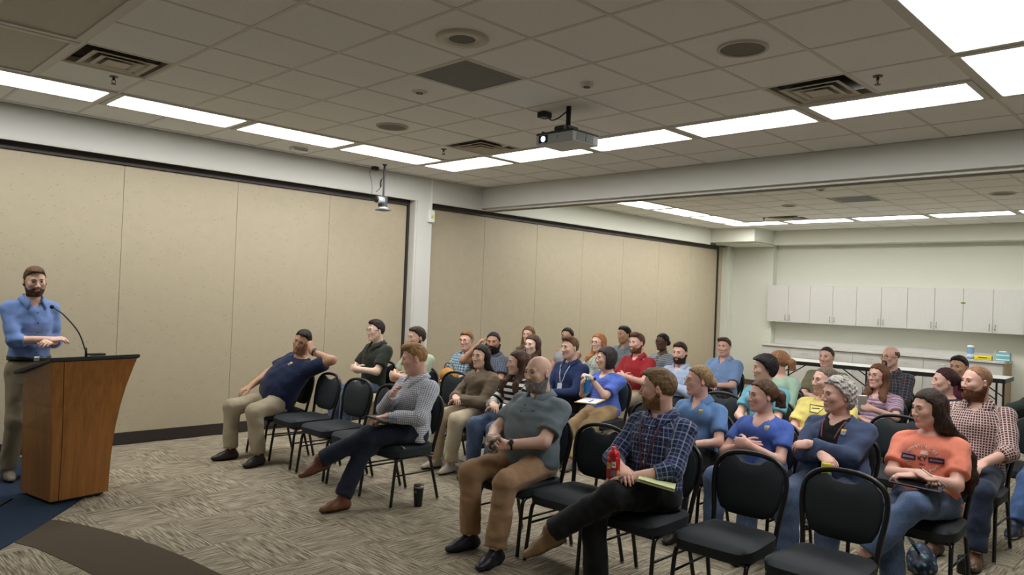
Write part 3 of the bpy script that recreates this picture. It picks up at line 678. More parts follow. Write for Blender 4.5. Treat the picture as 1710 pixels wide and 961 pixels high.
# ------------------------------------------------------------------ projector on its ceiling pole
PX, PY = 4.683, 4.081
pj = empty('projector', (PX, PY, CEIL)); tag(pj, 'grey projector hanging from a black ceiling pole, lens lit', 'projector')
PGREY = plain('projector_grey', (176, 180, 184), .4)
bm = bmesh.new(); add_cyl(bm, (0, 0, -.175), (0, 0, 0), .021, seg=16); mesh_obj('pole', bm_mesh('ppole', bm, True), BLACKP, pj)
bm = bmesh.new(); add_box(bm, (-.075, -.06, -.215), (.07, .06, -.17), .02, 3); add_cyl(bm, (-.09, -.05, -.2), (-.09, .05, -.2), .025, seg=12); add_box(bm, (-.10, -.11, -.232), (.10, .11, -.212), .004); mesh_obj('swivel_mount', bm_mesh('pmount', bm), BLACKP, pj)
pz0, pz1 = -.335, -.24
ex = .0
bm = bmesh.new(); add_box(bm, (-.17, -.20, pz0), (.16, .20, pz1 - .012), .012, 2); body = mesh_obj('housing', bm_mesh('pbody', bm), PGREY, pj)
mesh_obj('top_cover', box_mesh('pcover', (-.172, -.202, pz1 - .012), (.162, .202, pz1 + .004), .004), BLACKP, pj)
lw = mesh_obj('lens_window', box_mesh('plensw', (-.1725, .07, pz0 + .014), (-.16, .17, pz1 - .018), .002), plain('lens_dark', (10, 16, 34), .12), body)
bm = bmesh.new(); add_cyl(bm, (-.176, .118, pz0 + .045), (-.170, .118, pz0 + .045), .022, .024, 20); mesh_obj('lens', bm_mesh('plens', bm), plain('lens_glow', (170, 215, 255), .2, emit=7), body)
for k in range(2):
    g = mesh_obj('vent_grille', box_mesh('pg', (-.12 + k * .11, -.203, pz0 + .012), (-.02 + k * .11, -.199, pz1 - .02)), plain('vent_dark', (52, 54, 56), .6), body)
    for q in range(9):
        mesh_obj('vent_slat', box_mesh('ps', (-.117 + k * .11 + q * .011, -.2055, pz0 + .012), (-.112 + k * .11 + q * .011, -.2, pz1 - .02)), PGREY, g)
for q in (-.14, .14):
    bm = bmesh.new(); add_cyl(bm, (-.15, q, pz1), (-.15, q, pz1 + .016), .014, seg=10); mesh_obj('foot', bm_mesh('pf', bm), BLACKP, pj)
mesh_obj('badge', box_mesh('pbadge', (-.1715, -.05, pz0 + .04), (-.1695, -.03, pz0 + .06), .001), plain('badge_grey', (140, 144, 148), .3), body)
ad = empty('power_adapter', (4.70, 4.362, CEIL)); tag(ad, 'black power adapter on the ceiling left of the projector pole', 'adapter')
mesh_obj('adapter_block', box_mesh('adb', (-.05, -.035, -.055), (.05, .05, -.004), .012, None, 2), BLACKP, ad)
bm = bmesh.new(); add_tube(bm, smooth_path([(0, -.03, -.04), (-.01, -.08, -.085), (-.01, -.16, -.08), (-.005, -.26, -.03)], 6), .006, 6); mesh_obj('cord', bm_mesh('adc', bm, True), BLACKP, ad)
# ------------------------------------------------------------------ hanging video camera
vc = empty('video_camera', (5.482, 7.82, CEIL)); tag(vc, 'small pan-tilt video camera on a thin ceiling pole by the wall', 'camera')
POLE = plain('pole_charcoal', (50, 52, 56), .45); CAMG = plain('camera_silver', (168, 172, 176), .4)
bm = bmesh.new(); add_cyl(bm, (0, 0, -.43), (0, 0, 0), .013, seg=12); add_cyl(bm, (0, 0, -.012), (0, 0, 0), .03, seg=14); mesh_obj('pole', bm_mesh('vp', bm), POLE, vc)
mesh_obj('bracket', box_mesh('vb', (-.03, -.03, -.56), (.05, .03, -.40), .006), POLE, vc)
mesh_obj('mount_plate', box_mesh('vmp', (-.07, -.07, -.585), (.08, .07, -.575), .002), POLE, vc)
bm = bmesh.new(); lathe(bm, [(.055, -.575), (.066, -.565), (.06, -.545), (.03, -.535)]); mesh_obj('base', bm_mesh('vbase', bm, True), CAMG, vc)
bm = bmesh.new(); add_cyl(bm, (-.095, -.0, -.455), (.0, 0, -.455), .045, .045, 18); h = mesh_obj('camera_head', bm_mesh('vh', bm, True), CAMG, vc)
bm = bmesh.new(); add_cyl(bm, (-.115, 0, -.455), (-.095, 0, -.455), .038, .042, 18); mesh_obj('lens', bm_mesh('vl', bm, True), BLACKP, h)
bm = bmesh.new(); add_box(bm, (-.05, -.045, -.545), (-.01, .045, -.49), .01); mesh_obj('yoke', bm_mesh('vy', bm), BLACKP, vc)
bm = bmesh.new(); add_tube(bm, smooth_path([(.0, .01, -.15), (-.045, .0, -.22), (-.05, .0, -.30), (-.10, .02, -.36)], 5), [.004] * 4 + [.012] * 6 + [.004] * 6, 6); mesh_obj('cable', bm_mesh('vcab', bm, True), BLACKP, vc)
a2 = empty('cable_adapter', (5.50, 8.06, CEIL)); tag(a2, 'small black adapter on the ceiling edge beside the video camera', 'adapter')
mesh_obj('adapter_block', box_mesh('ab2', (-.04, -.03, -.05), (.045, .03, -.003), .006), BLACKP, a2)
bm = bmesh.new(); add_tube(bm, smooth_path([(-.04, 0, -.03), (-.075, 0, -.09), (-.03, .02, -.19), (-.0, .04, -.30), (.0, .05, -.42)], 5), .003, 5); mesh_obj('cord', bm_mesh('ac2', bm, True), BLACKP, a2)
# ------------------------------------------------------------------ things on the floor
tm = empty('travel_tumbler', (3.673 * S, 4.60 * S, 0)); tag(tm, 'black insulated tumbler standing on the carpet by a chair', 'tumbler')
bm = bmesh.new(); lathe(bm, [(.031, 0), (.032, .004), (.041, .145), (.041, .15)]); mesh_obj('body', bm_mesh('tb', bm, True), BLACKP, tm)
bm = bmesh.new(); lathe(bm, [(.0415, .148), (.0415, .162), (.038, .166)]); mesh_obj('steel_rim', bm_mesh('tr', bm, True), STEEL, tm)
bm = bmesh.new(); lathe(bm, [(.039, .164), (.039, .172), (.034, .175)]); mesh_obj('lid', bm_mesh('tl', bm, True), plain('smoke_lid', (60, 62, 64), .2), tm)
mesh_obj('logo_plate', box_mesh('tlg', (-.0415, -.024, .115), (-.039, .0, .13)), plain('logo_grey', (110, 112, 114), .4), tm)
# ------------------------------------------------------------------ figure engine: smooth distance fields -> one continuous skin
A3 = lambda *v: np.array(v, float)
def unit(v): v = np.asarray(v, float); return v / (np.linalg.norm(v) + 1e-12)
def rotm(axis, deg):
    a = math.radians(deg); x, y, z = unit(axis); c, s = math.cos(a), math.sin(a); C = 1 - c
    return np.array([[c + x * x * C, x * y * C - z * s, x * z * C + y * s], [y * x * C + z * s, c + y * y * C, y * z * C - x * s], [z * x * C - y * s, z * y * C + x * s, c + z * z * C]])
class Cone:
    """tapered limb from a to b, optionally flattened along n by ratio s"""
    def __init__(s, a, b, ra, rb, n=None, fl=1.0): s.a, s.b, s.ra, s.rb, s.n, s.fl = np.asarray(a, float), np.asarray(b, float), ra, rb, (None if n is None else unit(n)), fl
    def grow(s, g, g2=None): return Cone(s.a, s.b, s.ra + g, s.rb + (g if g2 is None else g2), s.n, s.fl)
    def box(s): r = max(s.ra, s.rb) * max(1, s.fl); return np.minimum(s.a, s.b) - r, np.maximum(s.a, s.b) + r
    def to(s, R, o): return Cone(R.T @ (s.a - o), R.T @ (s.b - o), s.ra, s.rb, None if s.n is None else R.T @ s.n, s.fl)
    def d(s, X, Y, Z):
        ab = s.b - s.a; L2 = ab @ ab + 1e-12
        px, py, pz = X - s.a[0], Y - s.a[1], Z - s.a[2]
        t = np.clip((px * ab[0] + py * ab[1] + pz * ab[2]) / L2, 0, 1)
        qx, qy, qz = px - ab[0] * t, py - ab[1] * t, pz - ab[2] * t
        k = 1.0
        if s.n is not None and s.fl != 1:
            w = (qx * s.n[0] + qy * s.n[1] + qz * s.n[2]) * (1 / s.fl - 1)
            qx = qx + s.n[0] * w; qy = qy + s.n[1] * w; qz = qz + s.n[2] * w; k = min(1, s.fl) ** .5
        return (np.sqrt(qx * qx + qy * qy + qz * qz) - (s.ra + (s.rb - s.ra) * t)) * k
class Ell:
    def __init__(s, c, r, R=None): s.c, s.r, s.R = np.asarray(c, float), np.asarray(r, float), R
    def box(s): m = max(s.r) if s.R is not None else s.r; return s.c - m, s.c + m
    def d(s, X, Y, Z):
        x, y, z = X - s.c[0], Y - s.c[1], Z - s.c[2]
        if s.R is not None:
            R = s.R; x, y, z = R[0, 0] * x + R[1, 0] * y + R[2, 0] * z, R[0, 1] * x + R[1, 1] * y + R[2, 1] * z, R[0, 2] * x + R[1, 2] * y + R[2, 2] * z
        a, b, c = s.r; k0 = np.sqrt((x / a) ** 2 + (y / b) ** 2 + (z / c) ** 2); k1 = np.sqrt((x / a ** 2) ** 2 + (y / b ** 2) ** 2 + (z / c ** 2) ** 2) + 1e-9
        return k0 * (k0 - 1) / k1
class Loft:
    """trunk: elliptical sections along an axis; frame columns R = (front, left, up)"""
    def __init__(s, o, R, L, T, W, D, C, g=0): s.o, s.R, s.L, s.T, s.W, s.D, s.C, s.g = np.asarray(o, float), R, L, np.array(T), np.array(W), np.array(D), np.array(C), g
    def grow(s, g, hem=None):
        T, W, D, C = s.T, s.W, s.D, s.C
        return Loft(s.o, s.R, s.L, T, W, D, C, s.g + g)
    def box(s):
        P = [s.o + s.R @ A3(a, b, t * s.L) for a in (-.26, .34) for b in (-.34, .34) for t in (s.T[0] - .1, s.T[-1] + .1)]; return np.min(P, 0), np.max(P, 0)
    def local(s, X, Y, Z):
        x, y, z = X - s.o[0], Y - s.o[1], Z - s.o[2]; R = s.R
        return R[0, 0] * x + R[1, 0] * y + R[2, 0] * z, R[0, 1] * x + R[1, 1] * y + R[2, 1] * z, (R[0, 2] * x + R[1, 2] * y + R[2, 2] * z)
    def d(s, X, Y, Z):
        u, v, w = s.local(X, Y, Z); t = w / s.L
        tt = np.clip(t, s.T[0], s.T[-1]); W = np.interp(tt, s.T, s.W) + s.g; D = np.interp(tt, s.T, s.D) + s.g; C = np.interp(tt, s.T, s.C)
        r = np.sqrt(((u - C) / D) ** 2 + (v / W) ** 2) + 1e-9
        rad = (r - 1) * np.minimum(W, D) * (.5 + .5 * np.clip(1 / r, 0, 1)) if False else (1 - 1 / r) * np.sqrt((u - C) ** 2 + v ** 2)
        end = np.maximum((t - s.T[-1]) * s.L, (s.T[0] - t) * s.L) - s.g
        return np.maximum(rad * .92, end)
def smin(a, b, k):
    h = np.maximum(k - np.abs(a - b), 0) / k; return np.minimum(a, b) - h * h * k * .25
def smax(a, b, k): return -smin(-a, -b, k)
class Grid:
    def __init__(s, lo, hi, h, R=None, o=None):
        s.lo = np.asarray(lo, float); s.h = h; s.n = np.maximum(np.ceil((np.asarray(hi) - s.lo) / h).astype(int) + 1, 2)
        s.D = np.full(s.n, .2, np.float32); s.R = np.eye(3) if R is None else R; s.o = np.zeros(3) if o is None else np.asarray(o, float)
    def axes(s, i0, i1):
        return [(s.lo[k] + s.h * np.arange(i0[k], i1[k])).astype(np.float32).reshape([-1 if q == k else 1 for q in range(3)]) for k in range(3)]
    def rng(s, lo, hi):
        i0 = np.clip(np.floor((lo - s.lo) / s.h).astype(int), 0, s.n); i1 = np.clip(np.ceil((hi - s.lo) / s.h).astype(int) + 1, 0, s.n); return i0, i1
    def op(s, prim, k, mode):
        lo, hi = prim.box(); m = max(k, .02) + s.h * 2; i0, i1 = s.rng(lo - m, hi + m)
        if (i1 <= i0).any(): return s
        sl = tuple(slice(a, b) for a, b in zip(i0, i1)); X, Y, Z = s.axes(i0, i1); d = prim.d(X, Y, Z)
        if mode == 'add': s.D[sl] = smin(s.D[sl], d, k)
        else: s.D[sl] = smax(s.D[sl], -d, k)
        return s
    def add(s, prim, k=.02): return s.op(prim, k, 'add')
    def sub(s, prim, k=.01): return s.op(prim, k, 'sub')
    def field(s, fn, sl=None):
        X, Y, Z = s.axes(np.zeros(3, int), s.n); s.D = np.asarray(fn(s.D, X, Y, Z), np.float32); return s
    def wrinkle(s, amp, f, seed, aniso=(1, 1, 1)):
        r = np.random.RandomState(seed); X, Y, Z = s.axes(np.zeros(3, int), s.n); acc = 0
        for q in range(5):
            a = r.normal(size=3) * np.array(aniso); a = a / np.linalg.norm(a) * f * (1 + .32 * q); b = r.normal(size=3) * f * .5
            acc = acc + np.sin(X * a[0] + Y * a[1] + Z * a[2] + 1.6 * np.sin(X * b[0] + Y * b[1] + Z * b[2] + q) + r.rand() * 6) / (1.25 + .45 * q)
        s.D = s.D + (amp * acc).astype(np.float32); return s
    def sample(s, P):
        q = (np.atleast_2d(P) - s.lo) / s.h; i = np.clip(np.floor(q).astype(int), 0, s.n - 2); f = np.clip(q - i, 0, 1); v = 0
        for a in (0, 1):
            for b in (0, 1):
                for c in (0, 1):
                    v = v + s.D[i[:, 0] + a, i[:, 1] + b, i[:, 2] + c] * (f[:, 0] if a else 1 - f[:, 0]) * (f[:, 1] if b else 1 - f[:, 1]) * (f[:, 2] if c else 1 - f[:, 2])
        return v
    def hit(s, p, d, far=.6, lift=.0):
        p, d = np.asarray(p, float), unit(d); t = np.arange(0, far, .002); v = s.sample(p + d * t[:, None]); k = np.argmax(v < lift)
        return p + d * t[k] if v[k] < lift else None
    def mesh(s):
        D = s.D; ins = D < 0; n = s.n - 1
        c = np.zeros(n, np.int8)
        for a in (0, 1):
            for b in (0, 1):
                for e in (0, 1): c += ins[a:n[0] + a, b:n[1] + b, e:n[2] + e]
        act = np.argwhere((c > 0) & (c < 8))
        if len(act) == 0: return np.zeros((0, 3)), np.zeros((0, 4), int)
        idx = np.full(n, -1, np.int64); idx[tuple(act.T)] = np.arange(len(act))
        cor = [(a, b, e) for a in (0, 1) for b in (0, 1) for e in (0, 1)]
        V = np.stack([D[act[:, 0] + a, act[:, 1] + b, act[:, 2] + e] for a, b, e in cor], 1).astype(float)
        P = np.zeros((len(act), 3)); N = np.zeros(len(act))
        for p in range(8):
            for q in range(p + 1, 8):
                A, B = np.array(cor[p]), np.array(cor[q])
                if abs(A - B).sum() != 1: continue
                m = (V[:, p] < 0) != (V[:, q] < 0); t = np.where(m, V[:, p] / (V[:, p] - V[:, q] + 1e-20), 0)
                P += np.where(m[:, None], A + (B - A) * t[:, None], 0); N += m
        P = (P / N[:, None] + act) * s.h + s.lo
        F = []
        for ax in range(3):
            o = [k for k in range(3) if k != ax]
            a = [slice(None)] * 3; b = [slice(None)] * 3; a[ax] = slice(0, -1); b[ax] = slice(1, None)
            sg = ins[tuple(a)].astype(np.int8) - ins[tuple(b)].astype(np.int8)
            E = np.argwhere(sg != 0); E = E[(E[:, o[0]] > 0) & (E[:, o[1]] > 0) & (E[:, o[0]] < n[o[0]]) & (E[:, o[1]] < n[o[1]])]
            if len(E) == 0: continue
            si = sg[tuple(E.T)]
            def cell(d0, d1): c2 = E.copy(); c2[:, o[0]] -= d0; c2[:, o[1]] -= d1; return idx[tuple(c2.T)]
            Q = np.stack([cell(1, 1), cell(0, 1), cell(0, 0), cell(1, 0)], 1)
            fl = (si > 0) if ax != 1 else (si < 0); Q[~fl] = Q[~fl][:, ::-1]; F.append(Q)
        F = np.concatenate(F); F = F[(F >= 0).all(1)]
        return P @ s.R.T + s.o, F
def np_mesh(name, V, F, mats, mi=None, attrs=None, smooth=True):
    me = bpy.data.meshes.new(name); V = np.asarray(V, np.float32); F = np.asarray(F, np.int32); nf = len(F)
    me.vertices.add(len(V)); me.vertices.foreach_set('co', V.ravel())
    me.loops.add(nf * 4); me.loops.foreach_set('vertex_index', F.ravel())
    me.polygons.add(nf); me.polygons.foreach_set('loop_start', np.arange(nf, dtype=np.int32) * 4)
    if smooth: me.polygons.foreach_set('use_smooth', np.ones(nf, bool))
    for m in mats: me.materials.append(m)
    if mi is not None: me.polygons.foreach_set('material_index', np.asarray(mi, np.int32))
    for k, v in (attrs or {}).items():
        v = np.asarray(v, np.float32)
        if v.ndim == 1: a = me.attributes.new(k, 'FLOAT', 'POINT'); a.data.foreach_set('value', v)
        else: a = me.attributes.new(k, 'FLOAT_VECTOR', 'POINT'); a.data.foreach_set('vector', v.ravel())
    me.update(calc_edges=True); return me
# ------------------------------------------------------------------ person materials
def soft(c, k=.14):
    m = sum(c) / 3; return tuple(a + (m - a) * k for a in c)
def skin_mat(tone):
    k = 'skin_%d_%d_%d' % tone
    if k in MATS: return MATS[k]
    t = NT(k); c = lin(soft(tone, .10)); v = t.coord()
    base = t.mix(t.noise(v, 18, 3), tuple(x * .90 for x in c[:3]) + (1,), tuple(min(1, x * 1.06) for x in c[:3]) + (1,))
    red = (min(1, c[0] * .92), c[1] * .62, c[2] * .60, 1)
    base = t.mix(t.math('MULTIPLY', t.attr('lip').outputs['Fac'], .75), base, red)
    base = t.mix(t.math('MULTIPLY', t.attr('stub').outputs['Fac'], .55), base, (c[0] * .28, c[1] * .26, c[2] * .26, 1))
    t.setc(base); t.b.inputs['Roughness'].default_value = .48; t.b.inputs['Specular IOR Level'].default_value = .35
    t.bump(t.noise(v, 240, 2), .06, .002); MATS[k] = t.m; return t.m
def hair_mat(rgb):
    k = 'hair_%d_%d_%d' % tuple(rgb)
    if k in MATS: return MATS[k]
    t = NT(k); c = lin(rgb); a = t.noise(t.coord('Object', (130, 130, 22)), 1, 3, .6); b = t.noise(t.coord(), 14, 2)
    f = t.math('ADD', t.math('MULTIPLY', a, .7), t.math('MULTIPLY', b, .3))
    t.setc(t.ramp(f, [(.35, tuple(x * .5 for x in c[:3]) + (1,)), (.5, c), (.68, tuple(min(1, x * 1.7 + .01) for x in c[:3]) + (1,))]))
    t.b.inputs['Roughness'].default_value = .58; t.b.inputs['Specular IOR Level'].default_value = .22; t.bump(f, .8, .005); MATS[k] = t.m; return t.m
CLOTHN = [0]
def cloth_mat(spec):
    kind = spec[0]; CLOTHN[0] += 1; t = NT('cloth_%s_%d' % (kind, CLOTHN[0])); rgb = lambda i: lin(soft(spec[i]))
    sep = t.add('ShaderNodeSeparateXYZ'); t.link(t.attr('puv').outputs['Vector'], sep.inputs[0]); u, v = sep.outputs[0], sep.outputs[1]
    fr = lambda x, p, o=0: t.math('FRACT', t.math('ADD', t.math('DIVIDE', x, p), 50.0 + o))
    lt = lambda x, w: t.math('LESS_THAN', x, w)
    if kind == 'plain': c = rgb(1)
    elif kind == 'heather':
        a = t.noise(t.coord('Object', (500, 500, 60)), 1, 2); c = t.mix(a, tuple(x * .68 for x in rgb(1)[:3]) + (1,), tuple(min(1, x * 1.3) for x in rgb(1)[:3]) + (1,))
    elif kind == 'plaid':       # base, line colour, second line colour, period
        p = spec[4]; c = rgb(1)
        dk = tuple(x * .55 for x in rgb(1)[:3]) + (1,)
        c = t.mix(t.math('MULTIPLY', lt(fr(u, p, .3), .5), .7), c, dk); c = t.mix(t.math('MULTIPLY', lt(fr(v, p, .3), .5), .5), c, dk)
        for x in (u, v):
            c = t.mix(t.math('MULTIPLY', lt(fr(x, p), .13), .6), c, rgb(2)); c = t.mix(t.math('MULTIPLY', lt(fr(x, p, .5), .09), .6), c, rgb(3))
    elif kind == 'gingham':     # light, dark, period
        p = spec[3]; a = lt(fr(u, p), .5); b = lt(fr(v, p), .5); c = t.mix(t.math('MULTIPLY', t.math('ADD', a, b), .5), rgb(1), rgb(2))
    elif kind == 'grid':        # base, line, period
        p = spec[3]; w = spec[4] if len(spec) > 4 else .2
        c = t.mix(t.math('MAXIMUM', lt(fr(u, p), w), lt(fr(v, p), w)), rgb(1), rgb(2))
    elif kind == 'dots':
        p = spec[3]; dx = t.math('SUBTRACT', fr(u, p), .5); dy = t.math('SUBTRACT', fr(v, p), .5)
        c = t.mix(lt(t.math('ADD', t.math('MULTIPLY', dx, dx), t.math('MULTIPLY', dy, dy)), .055), rgb(1), rgb(2))
    elif kind == 'stripe':      # list of (start, colour), period, along v
        n = t.add('ShaderNodeValToRGB'); n.color_ramp.interpolation = 'CONSTANT'; e = n.color_ramp.elements; st = spec[1]
        while len(e) < len(st): e.new(.9)
        for x, (pp, cc) in zip(e, st): x.position = pp; x.color = lin(soft(cc))
        t.link(fr(v, spec[2]), n.inputs[0]); c = n.outputs[0]
    elif kind == 'floral':
        vo = t.add('ShaderNodeTexVoronoi'); vo.inputs['Scale'].default_value = 38; t.link(t.attr('puv').outputs['Vector'], vo.inputs['Vector']); c = t.mix(lt(vo.outputs['Distance'], .30), rgb(1), rgb(2))
    elif kind == 'denim':
        a = t.noise(t.coord('Object', (420, 420, 50)), 1, 2); b = t.noise(t.coord(), 6, 3); f = t.math('ADD', t.math('MULTIPLY', a, .5), t.math('MULTIPLY', b, .5))
        c = t.ramp(f, [(.36, tuple(x * .6 for x in rgb(1)[:3]) + (1,)), (.5, rgb(1)), (.66, tuple(min(1, x * 1.55) for x in rgb(1)[:3]) + (1,))])
    co = t.coord(); n1 = t.noise(co, 22, 3, .55); n2 = t.noise(co, 700, 1)
    if not isinstance(c, tuple): pass
    t.setc(c); t.b.inputs['Roughness'].default_value = .85; t.b.inputs['Specular IOR Level'].default_value = .15; t.b.inputs['Sheen Weight'].default_value = .1
    t.bump(t.math('ADD', n1, t.math('MULTIPLY', n2, .06)), .16, .02); return t.m
EYEW = plain('eye_white', (214, 206, 196), .25); IRIS = {k: plain('iris_' + k, c, .15) for k, c in (('brown', (46, 28, 18)), ('blue', (70, 96, 116)))}
# ------------------------------------------------------------------ head
def head_grid(h, R, o, fem=False, wide=1.0, neck=None, jaw=1.0):
    g = Grid((-.125, -.10, -.235), (.135, .10, .14), h, R, o)
    g.add(Ell((-.014, 0, .030), (.099, .077, .088)), .01)
    g.add(Ell((.022, 0, -.030), (.068, .061 * wide, .085)), .03)
    for s in (1, -1):
        g.add(Cone((-.002, s * .050 * wide, -.050), (.052, s * .020 * jaw, -.100), .019 * jaw, .016 * jaw), .03)
        g.add(Ell((.058, s * .040 * wide, -.018), (.026, .022, .024)), .02)
    g.add(Ell((.066, 0, -.100), (.020, .022 * jaw, .017)), .025)
    g.add(Cone((.078, -.034, .026), (.078, .034, .026), .0095, .0095), .018)
    for s in (1, -1):
        g.sub(Ell((.098, s * .0315, .006), (.017, .017, .0125)), .012)
    g.add(Cone((.086, 0, .014), (.109, 0, -.030), .0065, .0098), .014)
    for s in (1, -1): g.add(Ell((.098, s * .0125, -.034), (.011, .0075, .0075)), .008)
    g.add(Cone((.084, -.018, -.060), (.084, .018, -.060), .0062, .0062), .008); g.add(Cone((.0865, 0, -.059), (.0865, 0, -.061), .0065, .0065), .008)
    g.add(Cone((.082, -.014, -.072), (.082, .014, -.072), .0072, .0072), .008)
    for s in (1, -1):
        er = rotm((0, 0, 1), s * 22) @ rotm((0, 1, 0), 12)
        g.add(Ell((-.012, s * .079, -.004), (.019, .0075, .031), er), .006); g.sub(Ell((-.004, s * .088, .0), (.009, .006, .015), er), .006)
    if neck is not None: g.add(neck, .03)
    return g
def hairline(x, style):
    xs = [-.13, -.10, -.07, -.03, -.012, .005, .03, .055, .075, .11]
    z = {'norm': [-.085, -.085, -.07, -.02, .0, .006, .046, .072, .084, .090], 'high': [-.085, -.085, -.07, -.02, .0, .006, .052, .085, .095, .10],
         'low': [-.10, -.10, -.09, -.04, -.02, .0, .04, .066, .078, .082], 'bald': [-.09, -.085, -.07, -.02, .0, .012, .10, .2, .2, .2]}[style]
    return np.interp(x, xs, z)
def build_hair(style, h, R, o, seed, vol=1.0, extra=()):
    long_ = style in ('long', 'longback', 'longwavy', 'mid')
    lo = {'long': -.2, 'longback': -.2, 'longwavy': -.2, 'mid': -.2, 'pony': -.27, 'bob': -.17, 'tail': -.30, 'bun': -.15, 'curly': -.17}.get(style, -.14)
    bl_, bh_ = A3(-.22, -.16, lo), A3(.145, .16, .19)
    for q in extra: q0, q1 = q.box(); bl_ = np.minimum(bl_, q0 - .03); bh_ = np.maximum(bh_, q1 + .03)
    g = Grid(bl_, bh_, h, R, o); cap = lambda t, tz=None: Ell((-.016, 0, .030), (.099 + t, .077 + t, .088 + (t if tz is None else tz)))
    hl, xs, amp, f = 'norm', -.5, .0018, 190
    if style == 'short': g.add(cap(.005, .014 * vol)); g.add(Ell((.022, 0, .084), (.072, .062, .040 * vol)), .02)
    elif style == 'crop': g.add(cap(.004, .007))
    elif style == 'thin': g.add(cap(.003, .004)); hl = 'high'; amp = .0008
    elif style == 'quiff': g.add(cap(.004, .012)); g.add(Ell((.04, 0, .105), (.058, .062, .036 * vol), rotm((0, 1, 0), 8)), .02); amp = .002; f = 210
    elif style == 'shaggy': g.add(cap(.016, .026)); g.add(Ell((.025, 0, .09), (.078, .075, .042)), .02); g.add(Ell((-.06, 0, -.02), (.06, .075, .06)), .03); amp = .004; f = 120
    elif style == 'side': g.add(cap(.005, .011)); g.add(Ell((.030, -.012, .088), (.066, .066, .036), rotm((1, 0, 0), -10)), .02); amp = .0018; f = 220
    elif style == 'fringe': g.add(cap(.005, -.02)); hl = 'bald'; amp = .001
    elif style == 'pixie': g.add(cap(.020, .028)); g.add(Ell((.045, .0, .075), (.06, .078, .045)), .02); g.add(Ell((-.05, 0, -.01), (.065, .082, .075)), .02); hl = 'low'; amp = .0022; f = 200
    elif style == 'bob':
        g.add(cap(.020, .022)); g.add(Ell((-.025, 0, -.035), (.088, .103, .095)), .03); xs = .022; hl = 'low'; amp = .002; f = 200
    elif style == 'curly':
        g.add(cap(.020, .022)); g.add(Ell((-.05, 0, -.03), (.080, .090, .075)), .03); xs = -.03; amp = .0042; f = 170
    elif style in ('pony', 'tail', 'bun'):
        g.add(cap(.009, .012)); amp = .0022
        if style == 'pony':
            for a, b, r0, r1 in (((-.10, 0, .03), (-.155, 0, .0), .028, .038), ((-.155, 0, .0), (-.165, 0, -.10), .038, .036), ((-.165, 0, -.10), (-.15, .0, -.22), .036, .014)): g.add(Cone(a, b, r0, r1), .025)
            g.add(Ell((-.02, 0, .03), (.104, .083, .08)), .02); amp = .002
        elif style == 'tail':
            for a, b, r0, r1 in (((-.10, 0, -.03), (-.125, .01, -.12), .03, .035), ((-.125, .01, -.12), (-.13, .01, -.26), .035, .02)): g.add(Cone(a, b, r0, r1), .025)
        else: g.add(Ell((-.118, 0, -.015), (.042, .050, .042)), .02)
    elif long_:
        g.add(cap(.012, .016)); xs = .026; hl = 'low'; amp = .0013; f = 230
        g.add(Cone((-.07, 0, .01), (-.085, 0, -.12), .072, .070, (1, 0, 0), .65), .04)
        for s in (1, -1): g.add(Cone((-.015, s * .070, .03), (-.03, s * .082, -.11), .030, .034), .03)
    hlf = lambda D, X, Y, Z: smax(D, np.minimum(np.minimum((hairline(X, hl) + .004 * np.sin(Y * 170 + 1) + .003 * np.sin(Y * 410) - Z) * .75, X - xs), (Z + .10) * .7 if long_ else 1.0) + 0 * Y, .006)
    for q in extra: g.add(q, .03)
    g.wrinkle(amp, f, seed, (1, 1, .15) if long_ or style == 'bob' else ((1, 1, 1) if style == 'curly' else (.22, 1, .55))); g.field(hlf); return g
def build_beard(hg, thick, kind, h):
    g = Grid(hg.lo, hg.lo + hg.h * 2, hg.h, hg.R, hg.o); g.n = hg.n; g.D = hg.D - thick
    def reg(D, X, Y, Z):
        if kind == 'goatee': top = np.interp(X, [.0, .05, .06, .075, .12], [-.2, -.12, -.052, -.046, -.046]); r = np.maximum(Z - top, np.abs(Y) - .030)
        else: top = np.interp(X, [-.02, .0, .02, .045, .065, .08, .12], [-.01, -.02, -.046, -.060, -.057, -.048, -.046]); r = Z - top
        r = np.maximum(r, -.022 - X); r = np.maximum(r, -.128 - Z - (thick > .008) * .012)
        lips = np.sqrt((X - .095) ** 2 + (Y * .62) ** 2 + ((Z + .066) * 1.25) ** 2) - .0155
        r = np.maximum(r, -lips)
        return smax(D, r, .004)
    g.field(reg); g.wrinkle(.0012, 260, 3); return g
